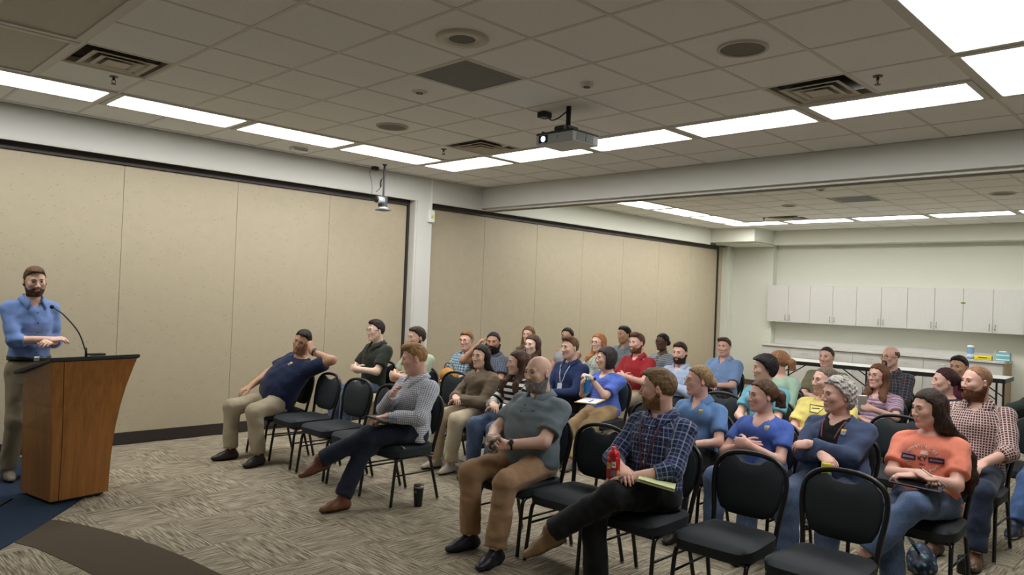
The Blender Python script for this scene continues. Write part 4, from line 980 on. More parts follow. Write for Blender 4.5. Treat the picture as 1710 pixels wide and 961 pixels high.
# ------------------------------------------------------------------ limbs
def ik(a, c, l1, l2, pole):
    a, c = np.asarray(a, float), np.asarray(c, float); v = c - a; d = np.linalg.norm(v); dm = min(d, (l1 + l2) * .995)
    u = v / (d + 1e-9); c = a + u * dm; x = (l1 * l1 - l2 * l2 + dm * dm) / (2 * dm); hgt = math.sqrt(max(l1 * l1 - x * x, 1e-6))
    p = np.asarray(pole, float); p = unit(p - u * (p @ u)); return a + u * x + p * hgt, c
HAND_CURL = {'flat': (8, 12, 8), 'relax': (22, 28, 20), 'grip': (50, 62, 45), 'fist': (72, 85, 60)}
def hand_prims(w, d, n, side, pose, sc=1.0):
    """returns (R, o, prims) in hand frame; side +1 left, -1 right; n = palm normal"""
    x = unit(d); z = -np.asarray(n, float); z = unit(z - x * (z @ x)); y = np.cross(z, x); R = np.stack([x, y, z], 1); th = -side
    P = [(Cone((-.01, 0, 0), (.03, 0, 0), .027 * sc, .034 * sc, (0, 0, 1), .52), .02), (Cone((.03, th * .008, 0), (.078 * sc, th * .012, 0), .032 * sc, .030 * sc, (0, 0, 1), .46), .015), (Cone((.03, -th * .010, 0), (.074 * sc, -th * .014, 0), .030 * sc, .027 * sc, (0, 0, 1), .46), .015)]
    c = HAND_CURL[pose]
    for yo, L, kx, r in ((.029, .070, .082, .0092), (.010, .079, .086, .0096), (-.010, .073, .083, .0092), (-.028, .057, .076, .0080)):
        p = A3(kx * sc, th * yo * sc, 0); a = 0; spread = th * yo * 2.2
        for q, (fr_, cc) in enumerate(zip((.44, .31, .25), c)):
            a += cc; dr = unit(A3(math.cos(math.radians(a)), spread * math.cos(math.radians(a)), -math.sin(math.radians(a)))); e = p + dr * L * fr_ * sc
            P.append((Cone(p, e, r * sc * (1 - .08 * q), r * sc * (.92 - .10 * q)), .005)); p = e
    t0 = A3(.018, th * .026, -.004) * sc; t1 = t0 + unit(A3(.72, th * .62, -.32)) * .042 * sc; t2 = t1 + unit(A3(.86, th * .25, -.42 if pose != 'flat' else -.15)) * .034 * sc; t3 = t2 + unit(A3(.9, th * .0 - th * .1, -.40 if pose != 'flat' else -.1)) * .026 * sc
    P += [(Cone(t0, t1, .0145 * sc, .0115 * sc), .014), (Cone(t1, t2, .0112 * sc, .0098 * sc), .006), (Cone(t2, t3, .0098 * sc, .0078 * sc), .005)]
    return R, np.asarray(w, float), P
ARMS = {  # wrist, direction, palm normal, elbow pole, finger pose  (x forward, y outward for that arm, z up)
 'lap':     ((.20, .03, .675), (.45, -.85, -.12), (.1, -.1, -1), (-.5, .9, -.5), 'relax'),
 'lap2':    ((.215, .02, .70), (.5, -.85, -.22), (.1, -.2, -1), (-.5, .9, -.5), 'relax'),
 'thigh':   ((.22, .12, .672), (.95, -.2, -.22), (0, 0, -1), (-.6, .8, -.3), 'relax'),
 'crossF':  ((.185, .03, .80), (-.05, -1, .05), (-1, -.1, -.2), (.1, .8, -.9), 'relax'),
 'crossB':  ((.135, .03, .775), (-.02, -1, .10), (-1, 0, -.1), (.0, .9, -.8), 'relax'),
 'side':    ((.10, .26, .62), (.8, 0, -.6), (0, -1, 0), (-1, .5, 0), 'relax'),
 'clasp':   ((.27, .045, .72), (.5, -.75, .1), (0, -.8, -.5), (-.3, .9, -.5), 'grip'),
}
PRESET = {'lap': ('lap', 'lap2'), 'crossed': ('crossF', 'crossB'), 'thigh': ('thigh', 'thigh'), 'lapthigh': ('lap', 'thigh'), 'clasp': ('clasp', 'clasp')}
PEOPLE = []
class Cap(Cone):
    """limb sleeve cut square at b"""
    def d(s, X, Y, Z):
        v = unit(s.b - s.a); return np.maximum(Cone.d(s, X, Y, Z), (X - s.b[0]) * v[0] + (Y - s.b[1]) * v[1] + (Z - s.b[2]) * v[2])
    def grow(s, g): return Cap(s.a, s.b, s.ra + g, s.rb + g, s.n, s.fl)
EYES = {}
def eye_mesh(tone, iris):
    k = (tone, iris)
    if k in EYES: return EYES[k]
    bm = bmesh.new(); bmesh.ops.create_uvsphere(bm, u_segments=20, v_segments=14, radius=.0128)
    me = bm_mesh('eyeball', bm, True)
    for m in (EYEW, IRIS[iris], skin_mat(tone), BLACKP): me.materials.append(m)
    for p in me.polygons:
        c = p.center / .0128
        if c.z > .30 or c.z < -.42: p.material_index = 2
        elif c.x > .955: p.material_index = 3
        elif c.x > .84: p.material_index = 1
        if .22 < c.z <= .36 and c.x > .2: p.material_index = 3
    EYES[k] = me; return me
def frame_obj(name, me, mat, parent, R, o):
    ob = mesh_obj(name, me, mat, parent); m = Matrix.Identity(4)
    for a in range(3):
        for b in range(3): m[a][b] = float(R[a, b])
        m[a][3] = float(o[a])
    ob.matrix_basis = m; return ob
RIGHTISH = {}
def person(label, x, y, zc, face, skin, hair, shirt, pants, rz=PI, shoes=(30, 28, 28), fem=False, w=1.0, belly=0.0, lean=8, lat=0, twist=0, pitch=0, roll=0, arms='lap', legs=None,
           beard=None, brow=None, iris='brown', stub=0, scalp=0, glasses=None, watch=None, lanyard=None, badge=None, hs=1.0, stand=False, g=1.0, neckf=.045, hipx=-.085, vol=1.0, seed=None, hairhl=None, belt=None, sock=(30, 30, 34), facew=1.0, chesty=0.0, headshift=(0, 0), sole=None):
    seed = seed if seed is not None else len(PEOPLE) * 13 + 5
    root = empty('person', (x, y, 0), rz); tag(root, label, 'person', None); dist = math.hypot(x, y)
    lod = 0 if dist < 5.6 else (1 if dist < 7.8 else 2)
    HB, HC, HH, HN = (.015, .0102, .0048, .0048)[0:4] if lod == 0 else ((.018, .0125, .0060, .0064) if lod == 1 else (.021, .015, .0074, .0084))
    rw = 1.0 if not fem else .90; W = w * rw
    hip = A3(hipx, 0, .56 if not stand else .94 * g); hsz = hs * (1.0 if not fem else .96)
    la, lb = math.radians(lean), math.radians(lat); sd = unit(A3(-math.sin(la), math.sin(lb), math.cos(la) * math.cos(lb)))
    Lt = (zc - .146 * hsz - hip[2]) / sd[2]; nb = hip + sd * Lt
    # torso frame
    tw = rotm((0, 0, 1), twist); fx = tw @ A3(1, 0, 0); tx = unit(fx - sd * (fx @ sd)); ty = np.cross(sd, tx); TR = np.stack([tx, ty, sd], 1)
    # head frame
    c = -A3(x, y, 0); c = unit(c); lf = A3(c[1], -c[0], 0); lf = -A3(-c[1], c[0], 0)
    v = -c; right = A3(v[1], -v[0], 0); fwd = c * math.cos(math.radians(face)) - right * math.sin(math.radians(face))
    fl_ = rotm((0, 0, 1), -math.degrees(rz)) @ fwd
    up = A3(0, 0, 1); ly = np.cross(up, fl_); HR = np.stack([fl_, ly, up], 1)
    HR = rotm(ly, pitch) @ HR if pitch else HR; HR = rotm(fl_, roll) @ HR if roll else HR
    hc = nb + (fl_ * .4 + tx * .6) * neckf * hsz + A3(headshift[0], headshift[1], .146 * hsz) + sd * 0
    # trunk
    T = [-.16, 0, .2, .42, .66, .84, .95, 1.0]
    if fem: Wd = [.165, .172, .148, .130, .138, .118, .075, .045]; Dp = [.12, .122, .105, .096, .104, .090, .066, .045]
    else: Wd = [.15, .158, .152, .150, .164, .140, .085, .05]; Dp = [.115, .12, .112, .110, .116, .100, .070, .05]
    Cn = [0, 0, .006, .01, .012, .004, -.004, -.006]
    bl = np.array([.0, .5, 1, .95, .45, .1, 0, 0]) * belly
    Wd = np.array(Wd) * W + bl * .45; Dp = np.array(Dp) * (.55 + .45 * w) + bl * .62; Cn = np.array(Cn) + bl * .55
    trunk = Loft(hip, TR, Lt, T, Wd, Dp, Cn)
    sw = (.170 if not fem else .150) * (.6 + .4 * w)
    sh = {s: nb + TR @ A3(-.014, s * sw, -.088) for s in (1, -1)}
    neck = Cone(nb + TR @ A3(-.012, 0, -.05), hc + HR @ A3(-.028, 0, -.052) * hsz, .064 * (.6 + .4 * w) * (.86 if fem else 1), .058 * (.6 + .4 * w) * (.85 if fem else 1))
    ua, fa = .285 * g * (.94 if fem else 1), .255 * g * (.94 if fem else 1)
    aw = (.75 + .25 * w) * (.86 if fem else 1)
    pr = PRESET.get(arms, arms); A = {}
    for s, p in zip((1, -1), pr):
        p = ARMS[p] if isinstance(p, str) else p
        cz = arms == 'crossed'
        m = lambda q: A3(q[0], q[1] * s, q[2])
        if cz: p = ((p[0][0], p[0][1], .56 + (p[0][2] - .56) * min(1, Lt / .47)),) + tuple(p[1:])
        el, wr = ik(sh[s], m(p[0]), ua, fa, m(p[3])); A[s] = (el, wr, m(p[1]), m(p[2]), p[4])
    tl, sl = .43 * g * (.96 if fem else 1), .42 * g * (.96 if fem else 1)
    lg = legs or ((.37, .12, .09, 8, 0), (.35, .12, .09, 8, 0)); Lg = {}
    for s, p in zip((1, -1), lg):
        hj = hip + A3(0, s * .088 * W, -.01); pole = A3(1, .15 * s, .55) if not stand else A3(1, 0, 0)
        if len(p) > 5: pole = A3(p[5][0], p[5][1] * s, p[5][2])
        kn, an = ik(hj, A3(p[0], p[1] * s, p[2]), tl, sl, pole); Lg[s] = (hj, kn, an, p[3] * s, p[4])
    tk = .82 + .18 * w
    armp = {}; legp = {}
    for s in (1, -1):
        el, wr, hd, hn, hp = A[s]
        armp[s] = [Cone(sh[s], el, .055 * aw, .042 * aw), Cone(el, wr, .042 * aw, .028 * aw)]
        hj, kn, an, fy, fp = Lg[s]
        legp[s] = [Cone(hj, kn, .088 * tk, .058 * tk), Cone(kn, an, .056 * tk, .038 * tk), Ell(kn + (an - kn) * .3 + unit(an - kn + A3(1e-6, 0, 0)) * 0 - A3(.012, 0, 0), (.052 * tk,) * 3)]
    should = [Cone(nb + TR @ A3(-.014, s * .045, -.040), sh[s], .040, .052 * aw) for s in (1, -1)]
    bust = [Ell(hip + TR @ A3(.075 + chesty, s * .066, Lt * .70), (.062, .066, .060)) for s in (1, -1)] if fem else []
    allp = [(trunk, .02)] + [(q, .05) for q in should] + [(Cone(neck.a, neck.b, neck.ra - .003, neck.rb - .003), .03)] + [(b, .05) for b in bust]
    for s in (1, -1): allp += [(q, .025) for q in armp[s]] + [(q, .03) for q in legp[s]]
    bx = [q.box() for q, _ in allp]; lo = np.min([b[0] for b in bx], 0) - .03; hi = np.max([b[1] for b in bx], 0) + .03
    G_ = Grid(lo, hi, HB)
    for q, k in allp: G_.add(q, k)
    V, F = G_.mesh(); VS, FS, att = [V], [F], [np.zeros((len(V), 2))]
    hg = head_grid(HH, HR, hc, fem, facew * (.95 if fem else 1), neck.to(HR, hc), .86 if fem else 1.0)
    if hsz != 1: hg.R = HR * hsz
    V2, F2 = hg.mesh(); q = (V2 - hc) @ HR / hsz
    lip = np.exp(-((q[:, 2] + .0655) / .0105) ** 4 - (q[:, 1] / .022) ** 4) * (q[:, 0] > .07)
    st = stub * np.clip((-.035 - q[:, 2]) / .02, 0, 1) * (q[:, 0] > -.01) * (q[:, 2] > -.125) + scalp * np.clip((q[:, 2] - hairline(q[:, 0], 'norm')) / .02, 0, 1)
    VS.append(V2); FS.append(F2); att.append(np.stack([lip, st], 1))
    HF = {}
    for s in (1, -1):
        el, wr, hd, hn, hp = A[s]; R, o, P = hand_prims(wr, hd, hn, s, hp, (1.0 if not fem else .90))
        hgd = Grid((-.13, -.085, -.10), (.18, .085, .06), HN, R, o)
        fa0 = Cone(el + (wr - el) * .45, wr, .0357 * aw, .0285 * aw).to(R, o); hgd.add(fa0, .02)
        for pp, k in P: hgd.add(pp, k)
        V3, F3 = hgd.mesh(); VS.append(V3); FS.append(F3); att.append(np.zeros((len(V3), 2))); HF[s] = (R, o)
    off = np.cumsum([0] + [len(v) for v in VS[:-1]]); VV = np.concatenate(VS); FF = np.concatenate([f + o for f, o in zip(FS, off)]); at = np.concatenate(att)
    mesh_obj('body', np_mesh('body', VV, FF, [skin_mat(skin)], None, {'lip': at[:, 0], 'stub': at[:, 1]}), None, root)
    # ---- face details
    HRs = HR * hsz
    for s in (1, -1): frame_obj('eye', eye_mesh(skin, iris), None, root, HRs, hc + HRs @ A3(.0735, s * .0315, .0065))
    bc = brow or (hair[1] if hair else (70, 52, 40))
    for s in (1, -1):
        bm = bmesh.new(); add_tube(bm, [(.0905, s * .013, .0235), (.0895, s * .029, .0290), (.084, s * .043, .0265)], [.0032, .0036, .002], 6); frame_obj('eyebrow', bm_mesh('brow', bm, True), hair_mat(bc), root, HRs, hc)
    if beard:
        bg = build_beard(hg, beard[1], beard[0], HH); bg.R = HRs; hv, hf = bg.mesh(); mesh_obj('beard', np_mesh('beard', hv, hf, [hair_mat(beard[2])]), None, root)
    if glasses:
        bm = bmesh.new()
        for s in (1, -1):
            add_tube(bm, [(.1005 - .006 * abs(math.cos(t) * .9 if math.cos(t) * s > 0 else 0) , s * .031 + .0225 * math.cos(t), .003 + .0165 * math.sin(t)) for t in np.linspace(0, 2 * PI, 14, endpoint=False)], .0016, 5, closed=True)
            add_tube(bm, [(.095, s * .053, .008), (.05, s * .074, .008), (-.015, s * .083, .006)], .0017, 5)
        add_tube(bm, [(.102, -.010, .006), (.106, 0, .009), (.102, .010, .006)], .0017, 5)
        frame_obj('glasses', bm_mesh('glasses', bm, True), plain('glasses_%d_%d_%d' % glasses, glasses, .25), root, HRs, hc)
    # ---- trousers
    pm = cloth_mat(pants) if not isinstance(pants, bpy.types.Material) else pants
    pel = Ell(hip + A3(.005, 0, -.005), (.128 * tk + belly * .3, Wd[1] + .004, .105))
    parts = [(pel, .03), (Loft(hip, TR, Lt, [-.16, 0, .10], Wd[:3] * 1.0 + .006, Dp[:3] + .006, Cn[:3]), .03)]
    for s in (1, -1):
        hj, kn, an, fy, fp = Lg[s]; hem = an + unit(kn - an) * (.02 if not stand else .01); bag = .014
        parts += [(Cone(hj, kn, .092 * tk + bag * .5, .064 * tk + bag), .04), (Cap(kn, hem, .062 * tk + bag, .050 * tk + bag * 1.3), .03)]
    bx = [q.box() for q, _ in parts]; gp = Grid(np.min([b[0] for b in bx], 0) - .04, np.max([b[1] for b in bx], 0) + .04, HC * 1.1)
    for q, k in parts: gp.add(q, k)
    gp.wrinkle(.0034, 30, seed + 1); gp.wrinkle(.0012, 55, seed + 9); gp.D = gp.D; pv, pf = gp.mesh(); mesh_obj('trousers', np_mesh('trousers', pv, pf, [pm], None, {'puv': pv}), None, root)
    # ---- shoes
    for s in (1, -1):
        hj, kn, an, fy, fp = Lg[s]; R = rotm((0, 0, 1), fy) @ rotm((0, 1, 0), fp); k = (1.0 if not fem else .9) * (.95 + .05 * g)
        o = an - R @ A3(0, 0, .088); sg = Grid((-.10, -.07, -.004), (.22, .07, .14), HH * 1.35, R * k, o)
        sg.add(Cone((-.045, 0, .036), (.09, 0, .032), .037, .043, (0, 0, 1), .9), .02); sg.add(Cone((.09, 0, .030), (.155, 0, .026), .043, .030, (0, 0, 1), .8), .02); sg.add(Cone((-.03, 0, .05), (-.012, 0, .105), .042, .040), .03); sg.add(Cone((.0, 0, .075), (.07, 0, .05), .034, .032), .03)
        sg.field(lambda D, X, Y, Z: np.maximum(D, .0015 - Z)); hv, hf = sg.mesh(); zl = ((hv - o) @ R / k)[:, 2]
        fm = (zl[hf].mean(1) < .021).astype(int)
        mesh_obj('shoe', np_mesh('shoe', hv, hf, [plain('shoe_%d_%d_%d' % shoes, shoes, .45, var=.12), plain('sole_%d_%d_%d' % (sole or (22, 20, 20)), sole or (22, 20, 20), .6)], fm), None, root)
    # ---- shirt
    st_ = shirt.get('sleeve', 'short'); lo_ = shirt.get('loose', .012); sm = cloth_mat(shirt['cloth'])
    tr2 = Loft(hip, TR, Lt, [shirt.get('hem', -.13), 0, .2, .42, .66, .84, .95, 1.0], Wd + np.array([.016, .014, .008, .006, .003, 0, 0, 0]), Dp + np.array([.016, .014, .008, .006, .003, 0, 0, 0]), Cn, lo_)
    parts = [(tr2, .02)] + [(b, .05) for b in [Ell(e.c, e.r + lo_ * .7) for e in bust]]
    if st_ != 'none': parts += [(q.grow(lo_ * .7), .035) for q in should]
    else: parts += [(Cone(nb + TR @ A3(-.01, s * .06, -.03), nb + TR @ A3(-.01, s * sw * .62, -.05), .040, .040), .04) for s in (1, -1)]
    bag = lo_ * 1.0
    for s in (1, -1):
        el, wr = A[s][:2]
        if st_ == 'short': parts.append((Cap(sh[s], sh[s] + (el - sh[s]) * shirt.get('len', .66), .058 * aw + bag, .056 * aw + bag + .006), .03))
        elif st_ in ('long', 'rolled'):
            parts.append((Cone(sh[s], el, .058 * aw + bag * .8, .048 * aw + bag), .03)); fr_ = .97 if st_ == 'long' else shirt.get('roll', .35)
            parts.append((Cap(el, el + (wr - el) * fr_, .047 * aw + bag, (.034 if st_ == 'long' else .043) * aw + bag * .9), .02))
    bx = [q.box() for q, _ in parts]; gs = Grid(np.min([b[0] for b in bx], 0) - .04, np.max([b[1] for b in bx], 0) + .04, HC)
    for q, k in parts: gs.add(q, k)
    gs.wrinkle(shirt.get('wr', .0032), 26, seed); gs.wrinkle(shirt.get('wr', .0032) * .5, 60, seed + 7, (.5, .7, 1.3))
    nk = shirt.get('neck', 'crew')
    ncol = Cone(nb + TR @ A3(.006, 0, -.028), nb + (hc - nb) * .9, neck.ra + (.006 if nk != 'scoop' else .016), neck.rb + .03); gs.sub(ncol, .006)
    if nk in ('v', 'open', 'scoop'):
        d_ = {'v': .15, 'open': .065, 'scoop': .03}[nk]; front = nb + TR @ A3(.075, 0, -.02); gs.sub(Cone(front, hip + TR @ A3(.13 + chesty, 0, Lt - .02 - d_), .042 if nk != 'scoop' else .05, .008 if nk != 'scoop' else .035), .008)
    sv, sf = gs.mesh()
    # pattern coordinates
    dT = trunk.d(sv[:, 0], sv[:, 1], sv[:, 2]); u_, v_, w_ = trunk.local(sv[:, 0], sv[:, 1], sv[:, 2]); puv = np.stack([np.arctan2(v_, u_ - .01) * .15, w_, 0 * w_], 1); best = dT.copy()
    for s in (1, -1):
        for q_, base in ((armp[s][0], 0.0), (armp[s][1], ua)):
            d2 = q_.d(sv[:, 0], sv[:, 1], sv[:, 2]) - .004; ax = unit(q_.b - q_.a); e1 = unit(np.cross(ax, A3(.3, .2, 1))); e2 = np.cross(ax, e1); r_ = sv - q_.a
            pu = np.stack([np.arctan2(r_ @ e2, r_ @ e1) * .055, -(r_ @ ax) - base, 0 * d2], 1); mk = d2 < best; puv[mk] = pu[mk]; best[mk] = d2[mk]
    mats, mi = [sm], None
    if 'under' in shirt:
        fc = sv[sf].mean(1); a_, b_, c_ = trunk.local(fc[:, 0], fc[:, 1], fc[:, 2]); tt = c_ / Lt
        dtf = trunk.d(fc[:, 0], fc[:, 1], fc[:, 2]); mi = ((a_ > .03) & (dtf < lo_ + .022) & (np.abs(b_) < .028 + .055 * np.clip(tt, 0, 1)) & (tt > .02)).astype(int); mats.append(cloth_mat(shirt['under']))
    so = mesh_obj(shirt.get('name', 'shirt'), np_mesh('shirt', sv, sf, mats, mi, {'puv': puv}), None, root)
    if hair:
        ext = []
        if hair[0] in ('long', 'longback', 'longwavy', 'mid'):
            hd_ = {'long': .45, 'longback': .30, 'longwavy': .30, 'mid': .74}[hair[0]]
            for s in (1, -1):
                a0 = hc + HRs @ A3(-.03, s * .078, -.08); front = hair[0] in ('long', 'mid') 
                d0 = 1 if front else -1
                pts = [a0]
                for tt_, yy in ((.93, .070), (.80, .085), (.65, .095), (hd_, .10)):
                    if tt_ < hd_ - .001: continue
                    p = gs.hit(hip + TR @ A3(.42 * d0, s * yy * (1 if front else .9), Lt * tt_), -TR[:, 0] * d0, .6, .012)
                    if p is not None: pts.append(p)
                rr_ = np.linspace(.040, .024, len(pts))
                ext += [Cone(a, b, r1, r2, TR[:, 0], .42).to(HRs / hsz, hc) for a, b, r1, r2 in zip(pts[:-1], pts[1:], rr_[:-1], rr_[1:])]
            if hair[0] == 'longwavy':
                pts = [hc + HRs @ A3(-.05, .07, -.10)] + [hip + TR @ A3(-.09, .13, Lt * .86), hip + TR @ A3(-.115, .185, Lt * .62), hip + TR @ A3(-.10, .215, Lt * .34), hip + TR @ A3(-.08, .22, Lt * .12)]
                ext += [Cone(a, b, r1, r2, TR[:, 0], .6).to(HRs / hsz, hc) for a, b, r1, r2 in zip(pts[:-1], pts[1:], (.05, .055, .05, .04), (.055, .05, .04, .02))]
            if hair[0] != 'mid':
                pts = [hc + HRs @ A3(-.08, 0, -.10)] + [p for p in (gs.hit(hip + TR @ A3(-.42, 0, Lt * tt_), TR[:, 0], .6, .01) for tt_ in (.85, .65, hd_)) if p is not None]
                ext += [Cone(a, b, .07, .06, TR[:, 0], .5).to(HRs / hsz, hc) for a, b in zip(pts[:-1], pts[1:])]
        hgx = build_hair(hair[0], HH * (1.25 if lod == 0 else 1.15) if not ext else HH * 1.4, HRs, hc, seed, vol, ext); hv, hf = hgx.mesh(); mesh_obj('hair', np_mesh('hair', hv, hf, [hair_mat(hair[1])]), None, root)
    info = dict(root=root, hip=hip, TR=TR, Lt=Lt, nb=nb, gs=gs, A=A, HF=HF, HR=HR, hc=hc, Lg=Lg, sh=sh, shirt=so, gp=gp, hsz=hsz)
    if nk in ('collar', 'open') :
        na = unit(hc - nb); na = unit(sd * .75 + na * .5); cx = unit(tx - na * (tx @ na)); cy = np.cross(na, cx); bm = bmesh.new(); ring = []; r0 = neck.ra + .006; gap = 20 if nk == 'collar' else 34
        N = 26
        for k in range(N + 1):
            ph = math.radians(gap + (360 - 2 * gap) * k / N); fr_ = max(0, math.cos(ph)); e = min(k, N - k) / N
            dirv = cx * math.cos(ph) * 1.12 + cy * math.sin(ph); tip = .040 * math.exp(-(e / .07) ** 2)
            cb = nb + cx * .010 + na * .004
            drop = -.034 * fr_ - .004
            ring.append([cb + dirv * (r0 + .004) + na * (-.02 + drop), cb + dirv * (r0 + .002) + na * (.030 + drop), cb + dirv * (r0 + .010) + na * (.033 + drop), cb + dirv * (r0 + .040 + .016 * fr_) + na * (-.008 + drop - tip), cb + dirv * (r0 + .036 + .016 * fr_) + na * (-.013 + drop - tip)])
        rows = [[bm.verts.new(p) for p in r] for r in ring]
        for a_, b_ in zip(rows[:-1], rows[1:]):
            for k in range(5): bm.faces.new((a_[k], a_[(k + 1) % 5], b_[(k + 1) % 5], b_[k]))
        bm.faces.new(rows[0][::-1]); bm.faces.new(rows[-1]); bmesh.ops.recalc_face_normals(bm, faces=bm.faces)
        cme = bm_mesh('collar', bm, True, cloth_mat(shirt['collar']) if 'collar' in shirt else sm); pa = cme.attributes.new('puv', 'FLOAT_VECTOR', 'POINT'); co = np.zeros(len(cme.vertices) * 3, np.float32); cme.vertices.foreach_get('co', co); pa.data.foreach_set('vector', co[[i for t in range(len(co) // 3) for i in (t * 3 + 1, t * 3 + 2, t * 3)]])
        mesh_obj('collar', cme, None, so)
        nbut = shirt.get('buttons', 0)
        for k in range(nbut):
            p = surf(info, 0.0, Lt * (.80 - (.70 * k / 5 if nbut > 3 else .10 * k)), .001)
            if p is not None:
                bm = bmesh.new(); add_cyl(bm, p - tx * .002, p + tx * .003, .0055, seg=8); mesh_obj('button', bm_mesh('button', bm), plain('button_%d_%d_%d' % shirt.get('bcol', (200, 200, 195)), shirt.get('bcol', (200, 200, 195)), .3), so)
    if watch:
        s, col = watch; el, wr = A[s][:2]; ax = unit(wr - el); c0 = wr - ax * .035; e1 = unit(np.cross(ax, A3(.1, .2, 1))); e2 = np.cross(ax, e1); r_ = .0335 * aw
        bm = bmesh.new(); add_tube(bm, [c0 + (e1 * math.cos(t) + e2 * math.sin(t)) * r_ for t in np.linspace(0, 2 * PI, 16, endpoint=False)], .007, 6, closed=True); wo = mesh_obj('watch_band', bm_mesh('wband', bm, True), plain('watch_%d_%d_%d' % col, col, .4), root)
        back = -unit(A[s][3]); out = unit(back - ax * (back @ ax)); bm = bmesh.new(); add_cyl(bm, c0 + out * (r_ + .001), c0 + out * (r_ + .012), .018, .016, 14); mesh_obj('watch_face', bm_mesh('wface', bm), BLACKP, wo)
    if badge:
        for (by, bt, bw_, bh, col) in badge:
            me = quad_mesh('badge', [(-bw_ / 2, -bh / 2), (bw_ / 2, -bh / 2), (bw_ / 2, bh / 2), (-bw_ / 2, bh / 2)], 4, 4); co = np.zeros(len(me.vertices) * 3, np.float32); me.vertices.foreach_get('co', co); co = co.reshape(-1, 3)
            P = [surf(info, by + q_[0], Lt * bt + q_[1], .0055) for q_ in co]
            if any(p is None for p in P): continue
            me.vertices.foreach_set('co', np.array(P, np.float32).ravel()); me.update(); mesh_obj('badge', me, plain('badge_%d_%d_%d' % col, col, .6), so)
    if lanyard:
        for s in (1, -1):
            pts = []
            for k in range(15):
                f_ = k / 14; yy = s * (.068 * (1 - f_) ** .8 + .004); p = surf(info, yy, Lt * (.93 - f_ * lanyard.get('len', .55)), .004)
                if p is not None and trunk.d(*[np.array([q_]) for q_ in p])[0] < lo_ + .03: pts.append(p)
                elif len(pts): break
            if len(pts) > 4:
                bm = bmesh.new(); add_tube(bm, pts, lanyard.get('r', .005), 5); lo2 = mesh_obj('lanyard', bm_mesh('lanyard', bm, True), plain('lanyard_%d_%d_%d' % lanyard['rgb'], lanyard['rgb'], .6, var=lanyard.get('var', 0), vscale=60), root); end = pts[-1]
        if lanyard.get('card'):
            bm = bmesh.new(); M_ = [end + ty * a_ * .032 + sd * b_ for a_, b_ in ((-1, -.09), (1, -.09), (1, .0), (-1, .0))]; f_ = [bm.verts.new(p + tx * .014) for p in M_]; b2 = [bm.verts.new(p + tx * .010) for p in M_]; bm.faces.new(f_); bm.faces.new(b2[::-1])
            for k in range(4): bm.faces.new((f_[k], b2[k], b2[(k + 1) % 4], f_[(k + 1) % 4]))
            mesh_obj('name_card', bm_mesh('card', bm), plain('card_%d_%d_%d' % lanyard['card'], lanyard['card'], .4), lo2)
    if belt:
        pts = [hip + TR @ A3(0.004 + (Dp[1] + .022) * math.cos(t), (Wd[1] + .020) * math.sin(t), .085 * g) for t in np.linspace(0, 2 * PI, 28, endpoint=False)]
        bm = bmesh.new(); rr = [[bm.verts.new(p + sd * dz + unit(p - hip - sd * ((p - hip) @ sd)) * q) for dz, q in ((-.018, .0), (-.018, .006), (.018, .006), (.018, 0))] for p in pts]
        for a_, b_ in zip(rr, rr[1:] + rr[:1]):
            for k in range(4): bm.faces.new((a_[k], a_[(k + 1) % 4], b_[(k + 1) % 4], b_[k]))
        bo = mesh_obj('belt', bm_mesh('belt', bm, True), plain('belt_leather', belt, .4), root)
        p = pts[0]; bm = bmesh.new(); add_box(bm, (p[0] + .004, p[1] - .022, p[2] - .018), (p[0] + .012, p[1] + .022, p[2] + .018), .003); mesh_obj('buckle', bm_mesh('buckle', bm), STEEL, bo)
    PEOPLE.append(info); return info
def surf(info, y, z, lift=.0):
    """point on the front of the shirt at torso-frame (y left, z up from the hip)"""
    TR = info['TR']; return info['gs'].hit(info['hip'] + TR @ A3(.42, y, z), -TR[:, 0], .6, lift)
def to_world(info, p):
    return info['root'].matrix_basis @ Vector([float(q) for q in p])

def quad_mesh(nm, pts, nx=6, ny=2):
    bm = bmesh.new(); P = [[bm.verts.new(tuple(np.array(pts[0]) * (1 - u) * (1 - v) + np.array(pts[1]) * u * (1 - v) + np.array(pts[2]) * u * v + np.array(pts[3]) * (1 - u) * v) + (0.001,)) for u in np.linspace(0, 1, nx + 1)] for v in np.linspace(0, 1, ny + 1)]
    for a in range(ny):
        for b in range(nx): bm.faces.new((P[a][b], P[a][b + 1], P[a + 1][b + 1], P[a + 1][b]))
    return bm_mesh(nm, bm)
# ------------------------------------------------------------------ the audience
PEACH, PINK, TAN, OLIVE, BROWN, PALE = (226, 182, 158), (228, 177, 158), (198, 150, 120), (180, 134, 106), (104, 72, 56), (234, 198, 178)
def seat(row, y, dx=0, dy=0): return ROW[row] + dx, y * S + dy
KHAKI = ('plain', (176, 160, 130)); DENIM = ('denim', (80, 100, 134)); DDENIM = ('denim', (44, 54, 76)); BLK = ('plain', (26, 27, 30))
PATCH = [(.085, .80, .030, .018, (226, 188, 62)), (.085, .765, .028, .026, (128, 134, 140))]
# --- standing speaker
speaker_p = person('standing man in a blue shirt and khaki trousers behind the lectern', 1.62, 7.40, 1.675, -12, PEACH, ('short', (86, 62, 44)), dict(cloth=('plain', (108, 140, 204)), sleeve='rolled', neck='open', roll=.30, loose=.012, buttons=6, bcol=(40, 46, 70), hem=.17), ('plain', (150, 136, 110)), rz=math.radians(-80), stand=True, w=.88, lean=-1, pitch=6, roll=4, stub=.5, beard=('full', .003, (84, 58, 42)), belt=(26, 22, 22), hipx=0, shoes=(112, 100, 86), neckf=.05,
   arms=(((.23, .09, 1.17), (.6, -.8, .05), (-.3, -.3, -1), (-.5, .35, -1), 'relax'), ((.25, -.05, 1.19), (.35, -.9, .1), (-.2, -.4, -1), (-.5, 1, -.4), 'relax')), legs=((.02, .11, .09, 12, 0), (-.02, .11, .09, 12, 0)), vol=1.1)
